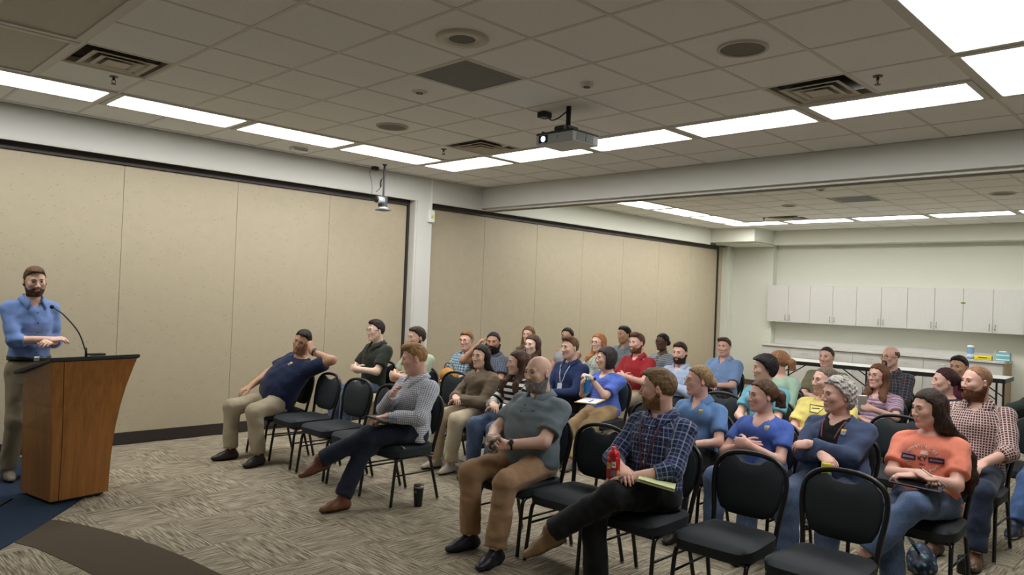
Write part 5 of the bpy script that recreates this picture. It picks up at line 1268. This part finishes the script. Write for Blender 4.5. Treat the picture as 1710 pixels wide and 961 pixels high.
# --- first row
navy = person('man in a navy T-shirt slouching with his head propped on his fist', *seat(1, 6.88), 1.15, 22, TAN, ('short', (30, 24, 22)), dict(cloth=('plain', (30, 40, 72)), neck='crew', loose=.014, len=.72), ('plain', (160, 148, 122)), rz=PI + .12, shoes=(38, 34, 32), w=1.22, belly=.075, lean=22, lat=17, twist=-12, roll=-20, pitch=8, stub=.5, hipx=.02, watch=(1, (24, 24, 26)), badge=PATCH,
   arms=(((-.135, .305, 1.075), (-.05, -.30, .95), (.1, -1, 0), (-.4, 1, -.5), 'fist'), ((.22, .20, .685), (.9, .1, -.35), (0, 0, -1), (-.6, 1, .1), 'relax')), legs=((.42, .30, .09, 12, 0), (.47, .10, .09, 10, 0)))
white = person('young man in a white checked shirt with a laptop on his crossed legs', *seat(1, 4.87, 0, -.03), 1.155, 84, PINK, ('quiff', (158, 124, 84)), dict(cloth=('grid', (214, 218, 226), (120, 128, 150), .016, .26), sleeve='long', neck='collar', loose=.016), ('plain', (36, 42, 60)), shoes=(112, 68, 46), sole=(60, 40, 30), lean=6, pitch=10, brow=(150, 120, 86), iris='blue', watch=(1, (26, 26, 28)), sock=(28, 30, 40),
   arms=(((.22, .08, .715), (.85, -.45, -.15), (0, .1, -1), (-.6, .9, -.4), 'relax'), ((.13, -.02, .88), (.45, -.75, .45), (-.2, -.9, -.2), (-.3, .9, -.7), 'flat')), legs=((.64, -.22, .36, -22, 18), (.55, .02, .09, 4, 0, (1, 0, .7))))
bald = person('bald man with a grey beard in a grey polo holding a snack cup', *seat(1, 3.50), 1.17, 45, PEACH, None, dict(cloth=('heather', (106, 120, 128)), neck='collar', loose=.014, len=.72, buttons=2, bcol=(60, 70, 78)), ('plain', (162, 126, 92)), shoes=(26, 30, 42), w=1.24, belly=.055, lean=10, beard=('full', .009, (132, 126, 122)), brow=(96, 80, 68), scalp=.12, watch=(1, (22, 22, 24)),
   arms=(((.23, .06, .715), (.5, -.8, .0), (-.15, -.75, -.5), (-.5, 1, -.4), 'grip'), ((.25, .07, .73), (.6, -.7, .05), (0, -.8, -.5), (-.5, 1, -.4), 'grip')), legs=((.43, .20, .09, 10, 0), (.36, .12, .09, 10, 0)))
plaid = person('bearded man in a navy plaid shirt sitting with legs crossed', *seat(1, 2.50), 1.177, 96, PINK, ('side', (112, 90, 66)), dict(cloth=('plaid', (40, 54, 96), (150, 160, 190), (110, 122, 156), .056), sleeve='rolled', neck='collar', loose=.014, roll=.42, buttons=5), ('plain', (30, 31, 35)), shoes=(134, 106, 76), sole=(90, 70, 50), beard=('full', .004, (128, 98, 70)), pitch=2, lanyard=dict(rgb=(84, 46, 62), len=.66, r=.007, var=.5),
   arms=(((.24, .05, .70), (.55, -.8, -.05), (0, -.1, -1), (-.5, 1, -.4), 'relax'), ((.21, .03, .735), (.6, -.75, -.15), (.0, -.3, -1), (-.5, 1, -.4), 'relax')), legs=((.56, -.26, .37, -35, 22), (.36, .06, .09, 5, 0)))
# --- second row
dkgreen = person('man in glasses and a dark green short-sleeved shirt, arms folded', *seat(2, 7.22), 1.235, 62, PALE, ('short', (34, 24, 22)), dict(cloth=('plain', (42, 48, 40)), neck='collar', loose=.014, len=.75, buttons=5, bcol=(70, 72, 64)), DENIM, glasses=(20, 20, 22), arms='crossed', lean=6, vol=1.3)
palegreen = person('dark-haired man in a pale green T-shirt behind the checked white shirt', *seat(2, 6.47), 1.198, 60, PEACH, ('short', (56, 40, 32)), dict(cloth=('plain', (168, 180, 152))), KHAKI, beard=('full', .004, (70, 50, 40)), arms='crossed')
khaki = person('young woman with long dark hair in an oversized khaki jacket', *seat(2, 5.40), 1.085, 36, PEACH, ('longback', (36, 27, 25)), dict(cloth=('plain', (122, 106, 86)), sleeve='long', neck='collar', loose=.026, name='jacket', wr=.005, collar=('plain', (150, 132, 106))), ('plain', (196, 180, 150)), fem=True, lean=5, arms='lap', pitch=-3, shoes=(190, 180, 165))
stripe = person('long-haired woman in a black and white striped sweater', *seat(2, 4.88), 1.07, 72, PEACH, ('long', (70, 48, 36)), dict(cloth=('stripe', [(0, (226, 222, 214)), (.5, (26, 26, 30))], .058), sleeve='long', loose=.014), DENIM, fem=True, arms='lap', lean=6)
bluepolo = person('woman with pinned-up fair hair and glasses in a blue polo', *seat(2, 2.97), 1.109, 70, PINK, ('bun', (136, 112, 80)), dict(cloth=('heather', (92, 134, 190)), neck='open', loose=.013, len=.72), BLK, fem=True, w=1.05, glasses=(150, 130, 110), watch=(1, (40, 60, 40)), badge=PATCH, arms=('thigh', 'lap'), lean=7)
royal = person('woman with a brown ponytail in a royal blue T-shirt, arms folded', *seat(2, 2.45), 1.058, 60, PINK, ('pony', (84, 60, 42)), dict(cloth=('plain', (72, 104, 198)), neck='scoop', loose=.010, len=.62), DENIM, fem=True, w=1.1, arms='crossed', badge=PATCH, lean=6)
cardigan = person('grey curly-haired woman in a navy cardigan with folded arms', *seat(2, 1.93), 1.126, 58, PINK, ('curly', (172, 168, 163)), dict(cloth=('plain', (62, 78, 112)), sleeve='long', neck='v', loose=.018, under=('plain', (20, 20, 24)), name='cardigan', wr=.004), DENIM, fem=True, w=1.32, belly=.06, lean=7, facew=1.14, hs=1.02, badge=PATCH, brow=(110, 96, 88), lanyard=dict(rgb=(130, 60, 66), len=.5, r=.005, var=.6),
   arms=(((.19, -.06, .82), (.2, -1, -.15), (-.6, -.1, -.8), (.1, 1, -.7), 'relax'), ((.22, -.03, .77), (.5, -.75, -.35), (-.2, -.2, -1), (.0, 1, -.7), 'relax')), shoes=(70, 48, 40))
orange = person('woman with long brown hair in an orange printed T-shirt and jeans', *seat(2, 1.38), 1.112, 52, PINK, ('longwavy', (52, 38, 32)), dict(cloth=('plain', (246, 136, 108)), loose=.012, len=.74), ('denim', (86, 108, 146)), fem=True, w=1.12, belly=.015, lean=5, pitch=4, legs=((.50, -.16, .30, -15, 15), (.36, .03, .09, 5, 0)),
   arms=(((.20, .0, .74), (.35, -.9, -.1), (0, -.1, -1), (-.3, 1, -.5), 'relax'), ((.20, -.04, .76), (.4, -.9, -.2), (0, -.2, -1), (-.3, 1, -.5), 'grip')))
# --- third row
bluecheck = person('man in glasses and a blue checked shirt, leftmost by the wall', *seat(3, 6.98), 1.116, 30, PINK, ('short', (128, 92, 62)), dict(cloth=('gingham', (166, 196, 212), (48, 84, 118), .034), neck='collar', loose=.014), KHAKI, glasses=(70, 56, 50), w=1.1, belly=.03)
cap = person('black-bearded man with tied-back black hair holding his forehead', *seat(3, 6.50), 1.13, 14, OLIVE, ('tail', (22, 20, 22)), dict(cloth=('gingham', (92, 100, 116), (52, 58, 74), .02), neck='collar', loose=.016), DDENIM, beard=('full', .012, (24, 20, 20)), w=1.25, belly=.05,
   arms=('thigh', ((.04, .13, 1.075), (-.35, -.4, .85), (-.7, -.6, 0), (.5, .8, -.9), 'relax')))
brown = person('woman with straight brown hair behind the striped sweater', *seat(3, 5.85), 1.147, 36, PALE, ('long', (74, 52, 40)), dict(cloth=('plain', (120, 118, 124))), BLK, fem=True)
lanyard_p = person('young man in a navy shirt with a white lanyard', *seat(3, 5.28), 1.157, 50, PEACH, ('quiff', (96, 70, 48)), dict(cloth=('plain', (32, 48, 92)), sleeve='long', neck='collar', loose=.012), BLK, lanyard=dict(rgb=(196, 206, 220), len=.5, r=.004, card=(206, 214, 222)), w=.95, vol=1.25)
bottle_w = person('smiling dark-haired woman in a blue top opening a water bottle', *seat(3, 4.77), 1.083, 72, PEACH, ('bob', (52, 46, 46)), dict(cloth=('stripe', [(0, (76, 104, 200)), (.5, (86, 114, 208)), (.75, (66, 94, 192))], .03), neck='v', loose=.012, len=.8), ('plain', (172, 142, 100)), fem=True, w=1.1, belly=.02, shoes=(96, 86, 80), watch=(1, (150, 140, 130)),
   arms=(((.20, .03, .90), (.35, -.85, .25), (-.2, -.5, -.8), (-.2, .6, -1.2), 'grip'), ((.22, .05, .85), (.5, -.6, .35), (0, -1, 0), (-.2, .6, -1.2), 'grip')), legs=((.56, .10, .09, 8, 0), (.56, .03, .09, 8, 0)))
turq = person('person with short black hair in a turquoise top', *seat(3, 3.03), 1.147, 75, PEACH, ('pixie', (28, 24, 26)), dict(cloth=('plain', (98, 172, 198))), BLK, fem=True)
yellow = person('man in a yellow T-shirt behind the navy cardigan', *seat(3, 2.50), 1.095, 52, PINK, ('crop', (104, 90, 78)), dict(cloth=('plain', (234, 218, 116)), loose=.014), DDENIM, w=1.12, belly=.03, stub=.35, pitch=-2)
redcheck = person('bearded man in a red and white checked shirt by the right edge', *seat(3, 1.41), 1.206, 50, PINK, ('thin', (140, 104, 78)), dict(cloth=('grid', (98, 44, 46), (206, 188, 182), .019, .28), sleeve='rolled', neck='open', loose=.014, roll=.35, buttons=5), DDENIM, beard=('full', .012, (96, 62, 42)), shoes=(84, 56, 36), w=1.08, arms=('thigh', 'lap'), legs=((.42, .14, .09, 8, 0), (.36, .12, .09, 8, 0)))
# --- fourth row
farw = person('woman at the back left, face half hidden behind others', *seat(4, 7.09), 1.172, 22, PINK, ('long', (110, 80, 56)), dict(cloth=('plain', (90, 96, 110))), BLK, fem=True)
tank = person('dark-haired woman in a grey tank top behind the young man with lanyard', *seat(4, 6.39), 1.195, 25, OLIVE, ('bun', (22, 20, 24)), dict(cloth=('heather', (150, 156, 164)), sleeve='none', neck='scoop'), BLK, fem=True, w=1.2)
redhair = person('red-haired woman in glasses and a floral top', *seat(4, 5.86), 1.154, 38, PALE, ('mid', (168, 108, 66)), dict(cloth=('floral', (176, 188, 180), (120, 128, 120))), BLK, fem=True, glasses=(60, 40, 40))
redpolo = person('man in a red polo with folded arms', *seat(4, 5.27), 1.19, 46, PINK, ('quiff', (92, 62, 44)), dict(cloth=('plain', (164, 36, 44)), neck='open', loose=.012, len=.75), KHAKI, beard=('full', .003, (110, 74, 54)), arms='crossed')
lightblue = person('dark-bearded man in a light blue shirt', *seat(4, 4.67), 1.122, 24, PINK, ('short', (50, 36, 30)), dict(cloth=('plain', (166, 186, 218)), sleeve='long', neck='open', loose=.014, buttons=4), BLK, beard=('full', .007, (52, 38, 32)), arms='crossed', pitch=4)
sage = person('person with reddish hair in a sage green top, face hidden', *seat(4, 3.48), 1.126, 110, PINK, ('pony', (146, 104, 72)), dict(cloth=('plain', (158, 192, 168)), sleeve='long'), BLK, fem=True, w=1.05)
striped = person('woman in glasses and a pink and grey striped top holding a white cup', *seat(4, 2.50), 1.075, 36, PINK, ('mid', (98, 66, 46)), dict(cloth=('stripe', [(0, (176, 150, 190)), (.18, (120, 116, 124)), (.36, (206, 120, 150)), (.5, (196, 188, 196)), (.66, (140, 90, 130)), (.84, (150, 146, 154))], .075), neck='v', len=.78), DENIM, fem=True, w=1.1, glasses=(30, 30, 40), pitch=-4,
   arms=(((.24, .06, .80), (.6, -.65, .2), (-.1, -1, -.1), (-.3, 1, -.6), 'grip'), 'lap2'))
darkred = person('woman with a dark red ponytail in black', *seat(4, 1.93), 1.092, 68, PINK, ('pony', (58, 30, 34)), dict(cloth=('plain', (28, 28, 32)), sleeve='long'), BLK, fem=True)
edge = person('person in a dark green top and jeans cut off by the right edge', *seat(4, 1.25, 0, -.16), 1.18, 40, PINK, ('short', (70, 54, 42)), dict(cloth=('plain', (46, 60, 56)), sleeve='long'), ('denim', (72, 104, 156)), shoes=(44, 50, 70), sole=(225, 225, 225), legs=((.58, .16, .09, 6, 0), (.60, .16, .09, 6, 0)), arms=('thigh', ((.16, .10, 1.06), (-.2, -.3, .9), (-.6, -.3, 0), (.4, 1, -.5), 'relax')))
# --- fifth row
greypolo = person('dark-haired man in a grey polo in the last row', *seat(5, 6.35), 1.211, 52, TAN, ('short', (26, 22, 22)), dict(cloth=('heather', (120, 134, 144)), neck='open', len=.75), KHAKI, stub=.4, vol=1.2)
darkglass = person('dark-skinned woman in glasses and a grey patterned top', *seat(5, 5.71), 1.154, 45, BROWN, ('bun', (20, 17, 18)), dict(cloth=('stripe', [(0, (150, 158, 168)), (.5, (108, 116, 128))], .03), neck='v'), BLK, fem=True, glasses=(40, 34, 30))
wallman = person('man in a light blue short-sleeved shirt sitting by the wall corner', *seat(5, 4.78), 1.157, 24, PINK, ('side', (74, 54, 44)), dict(cloth=('plain', (122, 156, 208)), neck='open', len=.85, loose=.018, buttons=4), BLK, w=1.08, belly=.02)
olive = person('man in an olive shirt behind the yellow T-shirt', *seat(5, 3.48), 1.137, 22, PINK, ('crop', (52, 38, 34)), dict(cloth=('plain', (124, 122, 92)), len=.8), BLK, w=1.1)
baldglass = person('balding man with glasses and goatee in a dark plaid shirt', *seat(5, 2.79), 1.198, 40, PINK, ('fringe', (92, 70, 54)), dict(cloth=('plaid', (58, 64, 76), (130, 96, 92), (104, 116, 130), .07), sleeve='long', neck='collar'), BLK, glasses=(90, 80, 70), beard=('goatee', .008, (70, 52, 42)), w=1.05)
maroon = person('dark-haired man in a maroon shirt behind the red ponytail', *seat(5, 2.13), 1.147, 24, TAN, ('short', (30, 24, 22)), dict(cloth=('plain', (84, 36, 52)), sleeve='long', neck='collar'), BLK)
# ------------------------------------------------------------------ things held or lying about
def put(name, loc, label, cat, rz=0, group=None):
    e = empty(name, loc, rz); tag(e, label, cat, group); return e
def grip(info, s, x=.075, z=-.035): R, o = info['HF'][s]; return o + R @ A3(x, 0, z)
def wl(info, p): return to_world(info, p)
# clear snack cup between the bald man's hands
c = (grip(bald, 1) + grip(bald, -1)) / 2; c = wl(bald, c + A3(.02, 0, -.045)); cup = put('snack_cup', c, 'clear plastic cup of snack mix held by the bald man', 'cup')
bm = bmesh.new(); seg = 20; prof2 = [(.034, .0), (.036, .003), (.046, .115), (.048, .118), (.045, .118), (.0435, .112), (.033, .006)]
rings = [[bm.verts.new((r * math.cos(2 * PI * k / seg), r * math.sin(2 * PI * k / seg), z)) for k in range(seg)] for r, z in prof2]
for A_, B_ in zip(rings[:-1], rings[1:]):
    for k in range(seg): bm.faces.new((A_[k], A_[(k + 1) % seg], B_[(k + 1) % seg], B_[k]))
bm.faces.new(rings[0][::-1]); bm.faces.new(rings[-1]); mesh_obj('cup_wall', bm_mesh('cupw', bm, True), CLEAR, cup)
bm = bmesh.new(); rnd = random.Random(3)
for k in range(60):
    a, r = rnd.random() * 6.28, .03 * math.sqrt(rnd.random()); q = bmesh.ops.create_icosphere(bm, subdivisions=1, radius=.0055); bmesh.ops.translate(bm, vec=(r * math.cos(a), r * math.sin(a), .012 + .04 * rnd.random()), verts=q['verts'])
o = mesh_obj('snack_mix', bm_mesh('snack', bm), plain('snack_brown', (150, 116, 66), .7, var=.5, vscale=300), cup); o['kind'] = 'stuff'
bm = bmesh.new(); add_tube(bm, [(.0475 * math.cos(t), .0475 * math.sin(t), .118) for t in np.linspace(0, 2 * PI, 24, endpoint=False)], .0025, 6, closed=True); mesh_obj('rim', bm_mesh('cuprim', bm, True), CLEAR, cup)
# red bottle of the plaid man
rb = put('sports_bottle', wl(plaid, A3(.285, -.03, .69)), 'red water bottle covered in stickers on the lap of the plaid man', 'bottle', 2.4)
RED = plain('bottle_red', (186, 22, 30), .35)
bm = bmesh.new(); lathe(bm, [(.036, 0), (.038, .006), (.038, .105), (.034, .12), (.026, .126)], 24); mesh_obj('body', bm_mesh('rbody', bm, True), RED, rb)
bm = bmesh.new(); lathe(bm, [(.031, .122), (.032, .126), (.032, .15), (.02, .158), (.015, .16), (.015, .178), (.012, .18)], 20); cp = mesh_obj('cap', bm_mesh('rcap', bm, True), plain('cap_red', (206, 30, 40), .35), rb)
bm = bmesh.new(); add_tube(bm, smooth_path([(.0, .030, .152), (.0, .048, .142), (0, .046, .118), (0, .036, .112)], 5), .005, 6); mesh_obj('carry_loop', bm_mesh('rloop', bm, True), RED, cp)
def sticker(a0, a1, z0, z1, col, nm):
    bm = bmesh.new(); n = 6; A_ = [[bm.verts.new((.0386 * math.cos(a0 + (a1 - a0) * k / n), .0386 * math.sin(a0 + (a1 - a0) * k / n), z)) for k in range(n + 1)] for z in (z0, z1)]
    for k in range(n): bm.faces.new((A_[0][k], A_[0][k + 1], A_[1][k + 1], A_[1][k]))
    return mesh_obj('sticker', bm_mesh('sticker', bm), plain(nm, col, .5), rb)
for ka in range(2):
    b0 = ka * PI
    sticker(b0 + .2, b0 + .95, .058, .092, (206, 182, 106), 'sticker_tan'); sticker(b0 + 1.1, b0 + 1.75, .066, .100, (222, 222, 220), 'sticker_white'); sticker(b0 + .95, b0 + 1.75, .018, .05, (108, 122, 150), 'sticker_blue'); sticker(b0 + 1.95, b0 + 2.4, .01, .05, (206, 190, 90), 'sticker_yellow'); sticker(b0 + .35, b0 + .5, .066, .085, (40, 36, 30), 'sticker_dark'); sticker(b0 + 1.2, b0 + 1.6, .078, .086, (40, 40, 44), 'sticker_dark')
def slab(name, info, p, size, rz, tilt, label, cat, mat, parts=()):
    e = put(name, wl(info, p), label, cat, info['root'].rotation_euler.z + rz); e.rotation_euler.y = tilt[0]; e.rotation_euler.x = tilt[1]
    a, b, h = size; mesh_obj(parts[0] if parts else 'cover', box_mesh(name, (-a / 2, -b / 2, 0), (a / 2, b / 2, h), min(h * .3, .003)), mat, e); return e
npd = slab('notepad', plaid, A3(.17, .19, .688), (.15, .21, .008), .5, (0.05, -.18), 'pale green notepad under the hands of the plaid man', 'notepad', plain('pad_paper', (206, 214, 160), .8), ('page_block',))
for k in range(2): mesh_obj('loose_page', box_mesh('lp', (-.073 + k * .003, -.103, .009 + k * .003), (.075, .104, .0105 + k * .003)), MATS['pad_paper'], npd, (0, 0, 0), (0, -.03 * (k + 1), .02 * k))
def pen(info, p, d, label, col, L=.14, r=.0045, world=None):
    P = world if world is not None else wl(info, p); e = put('pen', P, label, 'pen'); rz = info['root'].rotation_euler.z if info else 0
    dv = Matrix.Rotation(rz, 3, 'Z') @ Vector([float(q) for q in unit(d)]); bm = bmesh.new(); add_cyl(bm, -dv * L / 2, dv * L * .42, r, seg=10); mesh_obj('barrel', bm_mesh('pbar', bm, True), plain('pen_%d_%d_%d' % col, col, .35), e)
    bm = bmesh.new(); add_cyl(bm, dv * L * .42, dv * L / 2, r, .001, 10); mesh_obj('tip', bm_mesh('ptip', bm), BLACKP, e)
g1 = grip(plaid, -1, .07, -.012); pen(plaid, g1 + A3(.05, .02, .0), (1, .35, .05), 'dark pen in the fingers of the plaid man', (30, 30, 34))
# laptop folder on the crossed legs of the man in the checked shirt
lp = slab('tablet_folder', white, A3(.185, .06, .690), (.30, .21, .016), .15, (-.04, -.06), 'black tablet folder on the lap of the man in checks', 'folder', plain('folder_black', (28, 29, 32), .4), ('cover',))
mesh_obj('silver_edge', box_mesh('sedge', (-.148, .0, .004), (.151, .1065, .0085)), plain('silver', (176, 178, 182), .35, .7), lp)
pen(None, None, (.35, 1, 0), 'silver pen lying on the seat beside the man in checks', (186, 188, 190), world=(ROW[1] - .12, 4.87 * S - .185, .472))
# water bottle of the woman in blue
wbp = (grip(bottle_w, 1, .06, -.03) + grip(bottle_w, -1, .06, -.03)) / 2; wb = put('water_bottle', wl(bottle_w, grip(bottle_w, -1, .07, -.03) + A3(0, 0, -.13)), 'blue translucent water bottle in the hands of the smiling woman', 'bottle')
t = NT('bottle_blue'); t.setc(lin((60, 140, 200))); t.b.inputs['Transmission Weight'].default_value = .6; t.b.inputs['Roughness'].default_value = .12
bm = bmesh.new(); lathe(bm, [(.032, 0), (.035, .006), (.035, .10), (.031, .12), (.033, .14), (.02, .16)], 20); mesh_obj('body', bm_mesh('wbb', bm, True), t.m, wb)
bm = bmesh.new(); lathe(bm, [(.022, .158), (.022, .185), (.018, .19)], 16); mesh_obj('cap', bm_mesh('wbc', bm, True), plain('cap_teal', (120, 190, 190), .4), wb)
cb = slab('clipboard', bottle_w, A3(.30, .12, .675), (.30, .23, .006), .3, (.05, 0), 'brown clipboard with a white form on the lap of the smiling woman', 'clipboard', plain('board_tan', (176, 138, 66), .6), ('board',))
mesh_obj('paper', box_mesh('cbp', (-.135, -.10, .006), (.13, .10, .008)), plain('paper_white', (222, 224, 228), .8), cb); mesh_obj('blue_pen', box_mesh('cbpen', (-.02, .02, .008), (.10, .028, .015), .002), plain('pen_blue', (50, 70, 150), .4), cb)
# white cup of the woman in stripes
wc = put('paper_cup', wl(striped, grip(striped, 1, .07, -.03) + A3(.0, 0, -.04)), 'tall white cup held by the woman in stripes', 'cup')
bm = bmesh.new(); lathe(bm, [(.031, 0), (.042, .145), (.044, .147), (.044, .152), (.04, .152)], 20); mesh_obj('cup_wall', bm_mesh('pcup', bm, True), plain('cup_white', (228, 226, 218), .6), wc)
bm = bmesh.new(); add_tube(bm, [(0, 0, .10), (.004, .002, .23)], .003, 6); mesh_obj('straw', bm_mesh('straw', bm), BLACKP, wc)
# yellow drink can of the woman in the cardigan
yc = put('drink_can', wl(cardigan, grip(cardigan, -1, .07, -.03) + A3(.03, .0, -.10)), 'yellow drink can under the hand of the woman in the cardigan', 'can')
bm = bmesh.new(); lathe(bm, [(.026, 0), (.031, .006), (.031, .112), (.026, .122), (.024, .12)], 20); mesh_obj('body', bm_mesh('canb', bm, True), plain('can_yellow', (206, 196, 40), .35, var=.25, vscale=90), yc)
bm = bmesh.new(); lathe(bm, [(.0314, .03), (.0318, .032), (.0318, .052), (.0314, .054)], 20); mesh_obj('blue_band', bm_mesh('canl', bm, True), plain('can_blue', (60, 150, 200), .35), yc)
# tablet and stylus of the woman in orange
tb = slab('tablet', orange, A3(.235, .03, .698), (.20, .27, .012), .12, (.02, -.05), 'dark tablet on the lap of the woman in orange', 'tablet', plain('tablet_case', (38, 44, 58), .45), ('case',))
mesh_obj('screen', box_mesh('tscr', (-.09, -.125, .012), (.09, .125, .013)), plain('tablet_screen', (20, 22, 26), .12), tb)
pen(orange, grip(orange, -1, .06, -.02) + A3(.0, .02, .03), (.35, -.75, .55), 'white stylus in the hand of the woman in orange', (224, 224, 220), .17, .0048)
# print on the orange T-shirt, laid on the cloth
INK_W, INK_D = plain('print_white', (238, 214, 204), .8), plain('print_navy', (52, 44, 78), .8)
def on_shirt(me, name, mat, y0, z0, arc=None):
    n = len(me.vertices); co = np.zeros(n * 3, np.float32); me.vertices.foreach_get('co', co); co = co.reshape(-1, 3); out = []
    for x_, y_, z_ in co:
        p = surf(orange, y0 + x_, z0 + y_, .004 + (.0008 if z_ > 0 else -.002)); out.append(p if p is not None else orange['hip'])
    me.vertices.foreach_set('co', np.array(out, np.float32).ravel()); me.update(); mesh_obj(name, me, mat, orange['shirt'])
def arc_text(word, R_, a0, a1, size, zc_, up):
    n = len(word)
    for k, ch in enumerate(word):
        if ch == ' ': continue
        a = math.radians(a0 + (a1 - a0) * k / (n - 1)); me = text_mesh('print_letter', ch, size)
        rot = a - PI / 2 if up else a + PI / 2
        me.transform(Matrix.Translation((R_ * math.cos(a), R_ * .82 * math.sin(a) + zc_, 0)) @ Matrix.Rotation(rot, 4, 'Z')); on_shirt(me, 'print_letter', INK_W, 0, pz)
pz = orange['Lt'] * .60
arc_text('MAMMOTH CAVE', .088, 160, 20, .026, .004, True); arc_text('NATIONAL PARK', .088, 202, 338, .026, -.004, False)
for s in (1, -1):
    q = [(s * .034, -.016), (s * .118, -.014), (s * .118, .020), (s * .034, .018)]; q = q if s > 0 else [q[1], q[0], q[3], q[2]]
    on_shirt(quad_mesh('print_bar', q), 'print_bar', INK_D, 0, pz)
    me = quad_mesh('print_strip', [(x_ * .76 + s * .018 , y_ * .35 + .001) for x_, y_ in q]); me.transform(Matrix.Translation((0, 0, .002)))
    n = len(me.vertices); co = np.zeros(n * 3, np.float32); me.vertices.foreach_get('co', co); co = co.reshape(-1, 3)
    me.vertices.foreach_set('co', np.array([surf(orange, a, pz + b, .0065) for a, b, _ in co], np.float32).ravel()); mesh_obj('print_strip', me, plain('print_mauve', (150, 120, 140), .8), orange['shirt'])
me = text_mesh('print_letters', 'KY', .042); me.transform(Matrix.Rotation(0, 4, 'Z')); 
def mirror_x(me):
    me.transform(Matrix.Scale(-1, 4, (1, 0, 0)))
on_shirt(me, 'print_letters', INK_D, 0, pz); me = text_mesh('print_year', '1941', .018); on_shirt(me, 'print_year', INK_D, 0, pz - .034)
on_shirt(quad_mesh('print_mark', [(-.012, .028), (.035, .028), (.03, .052), (-.008, .052)]), 'print_mark', INK_W, 0, pz)
# sunglasses hooked on the navy T-shirt
sg = surf(navy, 0.0, navy['Lt'] * .84, .006); e = put('sunglasses', wl(navy, sg), 'blue folded glasses hooked on the collar of the navy T-shirt', 'glasses'); BL = plain('glass_blue', (30, 90, 210), .2)
bm = bmesh.new(); add_box(bm, (-.006, -.012, -.06), (.006, .012, .0), .004, 2); mesh_obj('lens_pair', bm_mesh('lpair', bm), BL, e); bm = bmesh.new(); add_tube(bm, [(0, -.010, -.005), (.004, -.012, -.075)], .0025, 6); add_tube(bm, [(0, .010, .0), (.006, .016, .01)], .0025, 6); mesh_obj('temple_arm', bm_mesh('tarm', bm), BL, e); e.rotation_euler = (.35, .25, navy['root'].rotation_euler.z)
# bag and tumbler at the feet of the woman in orange
bg_ = put('tote_bag', (5.46, 1.52, 0), 'dark blue patterned bag on the floor at the bottom right', 'bag', .4)
gg = Grid((-.2, -.14, -.02), (.2, .14, .2), .012); gg.add(Ell((0, 0, .05), (.15, .09, .09)), .02); gg.add(Ell((.03, 0, .11), (.08, .06, .06)), .06); gg.field(lambda D, X, Y, Z: np.maximum(D, .002 - Z)); gg.wrinkle(.004, 40, 2); gg.field(lambda D, X, Y, Z: np.maximum(D, .002 - Z)); hv, hf = gg.mesh()
t = NT('bag_print'); vo = t.add('ShaderNodeTexVoronoi'); vo.inputs['Scale'].default_value = 28; t.link(t.coord(), vo.inputs['Vector']); t.setc(t.ramp(vo.outputs['Distance'], [(.2, lin((150, 170, 60))), (.3, lin((50, 110, 160))), (.5, lin((26, 34, 62)))])); mesh_obj('pouch', np_mesh('bag', hv, hf, [t.m]), None, bg_)
bm = bmesh.new(); add_tube(bm, smooth_path([(-.06, .02, .13), (-.09, .06, .19), (0, .08, .21), (.07, .04, .16)], 5), .008, 6); mesh_obj('strap', bm_mesh('bstrap', bm, True), plain('strap_navy', (30, 36, 60), .7), bg_)
bt = put('thermos', (5.66, 1.325, 0), 'black thermos bottle on the floor at the bottom right', 'bottle')
bm = bmesh.new(); lathe(bm, [(.036, 0), (.04, .006), (.04, .08), (.036, .09)]); mesh_obj('body', bm_mesh('bt1', bm, True), BLACKP, bt); bm = bmesh.new(); lathe(bm, [(.037, .088), (.037, .108), (.03, .112)]); mesh_obj('lid', bm_mesh('bt2', bm, True), plain('lid_black', (30, 31, 33), .3), bt)
# mustard bag on the knees of the man in blue checks
mb = put('shoulder_bag', wl(bluecheck, A3(.30, .16, .64)), 'mustard brown bag on the knees of the man in blue checks', 'bag')
gg = Grid((-.2, -.16, -.02), (.2, .16, .22), .014); gg.add(Ell((0, 0, .07), (.10, .14, .09)), .02); gg.wrinkle(.004, 30, 5); hv, hf = gg.mesh(); mesh_obj('bag_body', np_mesh('mbag', hv, hf, [plain('mustard', (176, 128, 62), .7, var=.15)]), None, mb)
bm = bmesh.new(); add_tube(bm, smooth_path([(0, -.10, .12), (0, -.06, .21), (0, .06, .21), (0, .10, .12)], 5), .008, 6); mesh_obj('handle', bm_mesh('mh', bm, True), plain('mustard_dark', (120, 84, 44), .6), mb)
# drawing on the yellow T-shirt
for a, b, c_, d_ in (((-.09, .03), (.05, .025), (.05, .031), (-.09, .036)), ((-.07, -.03), (.0, -.035), (.0, -.029), (-.07, -.024)), ((.045, .026), (.0, -.035), (.006, -.035), (.052, .03)), ((-.09, .03), (-.07, -.03), (-.064, -.03), (-.084, .03)), ((-.06, .0), (.01, .004), (.01, .010), (-.06, .007))):
    me = quad_mesh('print_line', [a, b, c_, d_], 4, 1); n = len(me.vertices); co = np.zeros(n * 3, np.float32); me.vertices.foreach_get('co', co); co = co.reshape(-1, 3)
    P = [surf(yellow, q[0], yellow['Lt'] * .74 + q[1], .004) for q in co]
    if all(p is not None for p in P): me.vertices.foreach_set('co', np.array(P, np.float32).ravel()); mesh_obj('print_line', me, plain('print_black', (36, 36, 34), .8), yellow['shirt'])

# small chest marks on two polos
for who, yy, tt in ((bald, .085, .74), (greypolo, .08, .76)):
    for sgn in (1, -1):
        P = [surf(who, yy + .012 * math.cos(a), who['Lt'] * tt + sgn * (.009 - .010 * math.sin(a)) , .003) for a in np.linspace(.3, PI - .3, 7)]
        if all(p is not None for p in P): bm = bmesh.new(); add_tube(bm, P, .0022, 5); mesh_obj('chest_mark', bm_mesh('cmark', bm), plain('mark_dark', (50, 56, 62), .6), who['shirt'])
